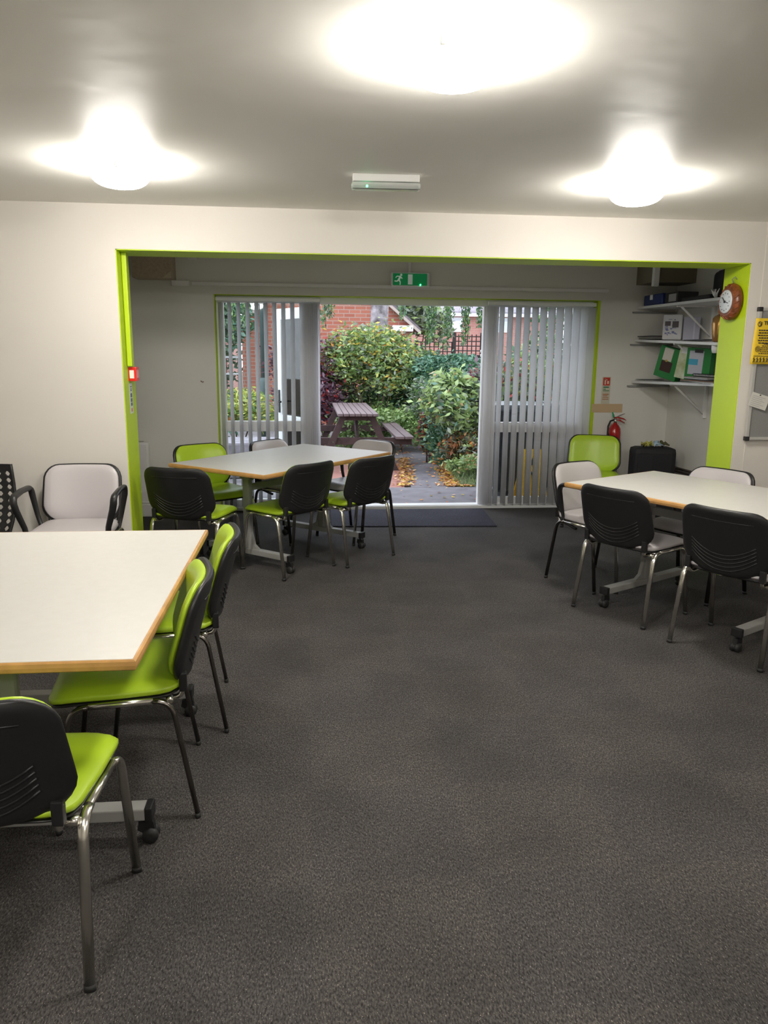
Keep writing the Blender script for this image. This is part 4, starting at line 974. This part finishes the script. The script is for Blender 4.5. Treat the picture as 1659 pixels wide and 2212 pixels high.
# bins, wet floor sign, lamp post, railing, car
t = thing('wheelie_bin', 'black wheelie bin outside behind the right blind', 'bin', (2.33, 8.45, GZ))
BINM = mat('bin_black', (.03, .032, .04), .4)
m = MB(); m.prism([(-.24, .08), (.24, .08), (.30, .95), (-.30, .95)], 'xz', -.25, .27); m.build('bin_body', BINM, t)
MB().box((-.32, -.30, .95), (.32, .32, 1.03), .03).build('lid', mat('bin_lid', (.10, .11, .13), .3), t)
for s in (-1, 1): MB().lathe([(.10, -.02), (.10, .02)], 18, (s*.24, .22, .10), 'x').build('wheel', RUBBER, t)
dup(t, 'second black wheelie bin, farther right behind the right blind', (3.05, 8.55, GZ), .05)
t = thing('wet_floor_sign', 'yellow A-frame wet floor sign standing behind the right blind', 'safety sign', (2.40, 7.98, GZ+.002), R_(6))
YEL = mat('sign_yellow', (.80, .45, .02), .45)
for s in (-1, 1):
    m = MB(); poly = [(-.17, 0), (.17, 0), (.10, .57), (-.10, .57)]; m.prism(poly, 'xz', -.006, .006)
    for v in m.bm.verts: v.co = Matrix.Rotation(R_(9)*s*-1, 3, 'X') @ v.co+V(0, -s*.09, 0)*1
    m.build('panel', YEL, t)
m = MB().prism([(-.03, .40), (.03, .40), (0, .48)], 'xz', -.008, -.0065).tube([(-.02, -.008, .33), (.03, -.008, .24), (.0, -.008, .14)], .012, 6)
for v in m.bm.verts: v.co = Matrix.Rotation(R_(-9), 3, 'X') @ v.co+V(0, -.092, 0)
m.build('black_symbol', INK, t)
t = thing('lamp_post', 'dark green lamp post with a thick base in front of the brick building', 'lamp post', (-.78, 14.0, GZ))
DG = mat('dark_green_paint', (.045, .075, .075), .5)
MB().tube([(0, 0, 0), (0, 0, 1.02), (0, 0, 1.10)], [.10, .10, .045], 12).build('base', DG, t); MB().tube([(0, 0, 1.08), (0, 0, 4.5)], .045, 10).build('pole', DG, t)
t = thing('railing', 'black metal railing at the far left seen through the left blind', 'railing', (-1.75, 15.6, GZ))
m = MB().box((-.9, -.015, 1.42), (.45, .015, 1.46)).box((-.9, -.015, 1.10), (.45, .015, 1.13)).box((-.9, -.015, .2), (.45, .015, .23)); m.build('rails', mat('rail_grey', (.5, .5, .52), .4), t)
m = MB()
for k in range(12): m.box((-.88+.115*k, -.01, 0), (-.865+.115*k, .01, 1.42))
m.build('bars', DKW, t)
t = thing('parked_car', 'white parked car partly seen at the far left through the left blind', 'car', (-3.0, 18.6, GZ))
m = MB(); m.prism([(-2.0, .3), (1.0, .3), (1.05, .62), (.85, .82), (.1, .92), (-.35, 1.3), (-1.5, 1.32), (-1.95, .95)], 'xz', -.8, .8); m.build('body', mat('car_white', (.75, .77, .80), .2), t)
for x in (-1.4, .45): MB().lathe([(.30, -.1), (.30, .1)], 20, (x, -.78, .30), 'y').build('wheel', RUBBER, t)
MB().prism([(-.38, 1.24), (.0, .93), (-1.3, .95), (-1.35, 1.26)], 'xz', -.81, -.8).build('window_glass', mat('car_glass', (.05, .06, .07), .1), t)
# bare bank with slabs at left
tag(MB().box((-1.6, 9.6, GZ), (-.35, 10.3, .42), .03).build('low_wall', mat('pale_stone', (.22, .20, .23), .85, noise=(7, .3))), 'low pale stone wall under the yellow bush left of the doorway', 'wall')

# groups of look-alike repeats
for base, grp in (('stacking_chair', 'stacking chairs around the tables'), ('armchair', 'grey armchairs around the room'), ('folding_table', 'white folding tables'),
                  ('lever_arch_file', 'files on the lowest shelf'), ('wheelie_bin', 'black bins outside'), ('purple_shrub', 'purple bushes'), ('ground_cover', 'low green ground cover'),
                  ('vertical_blind', 'vertical blinds at the garden screen'), ('hedge', 'hedges behind the garden'), ('tree_crown', 'trees behind the garden'),
                  ('evergreen_shrub', 'dark evergreen shrubs'), ('glove', 'gloves on the suitcase'), ('paper_stack', 'paper stacks on the shelves')):
    for o in bpy.data.objects:
        if o.parent is None and o.name.split('.')[0] == base and 'label' in o: o['group'] = grp
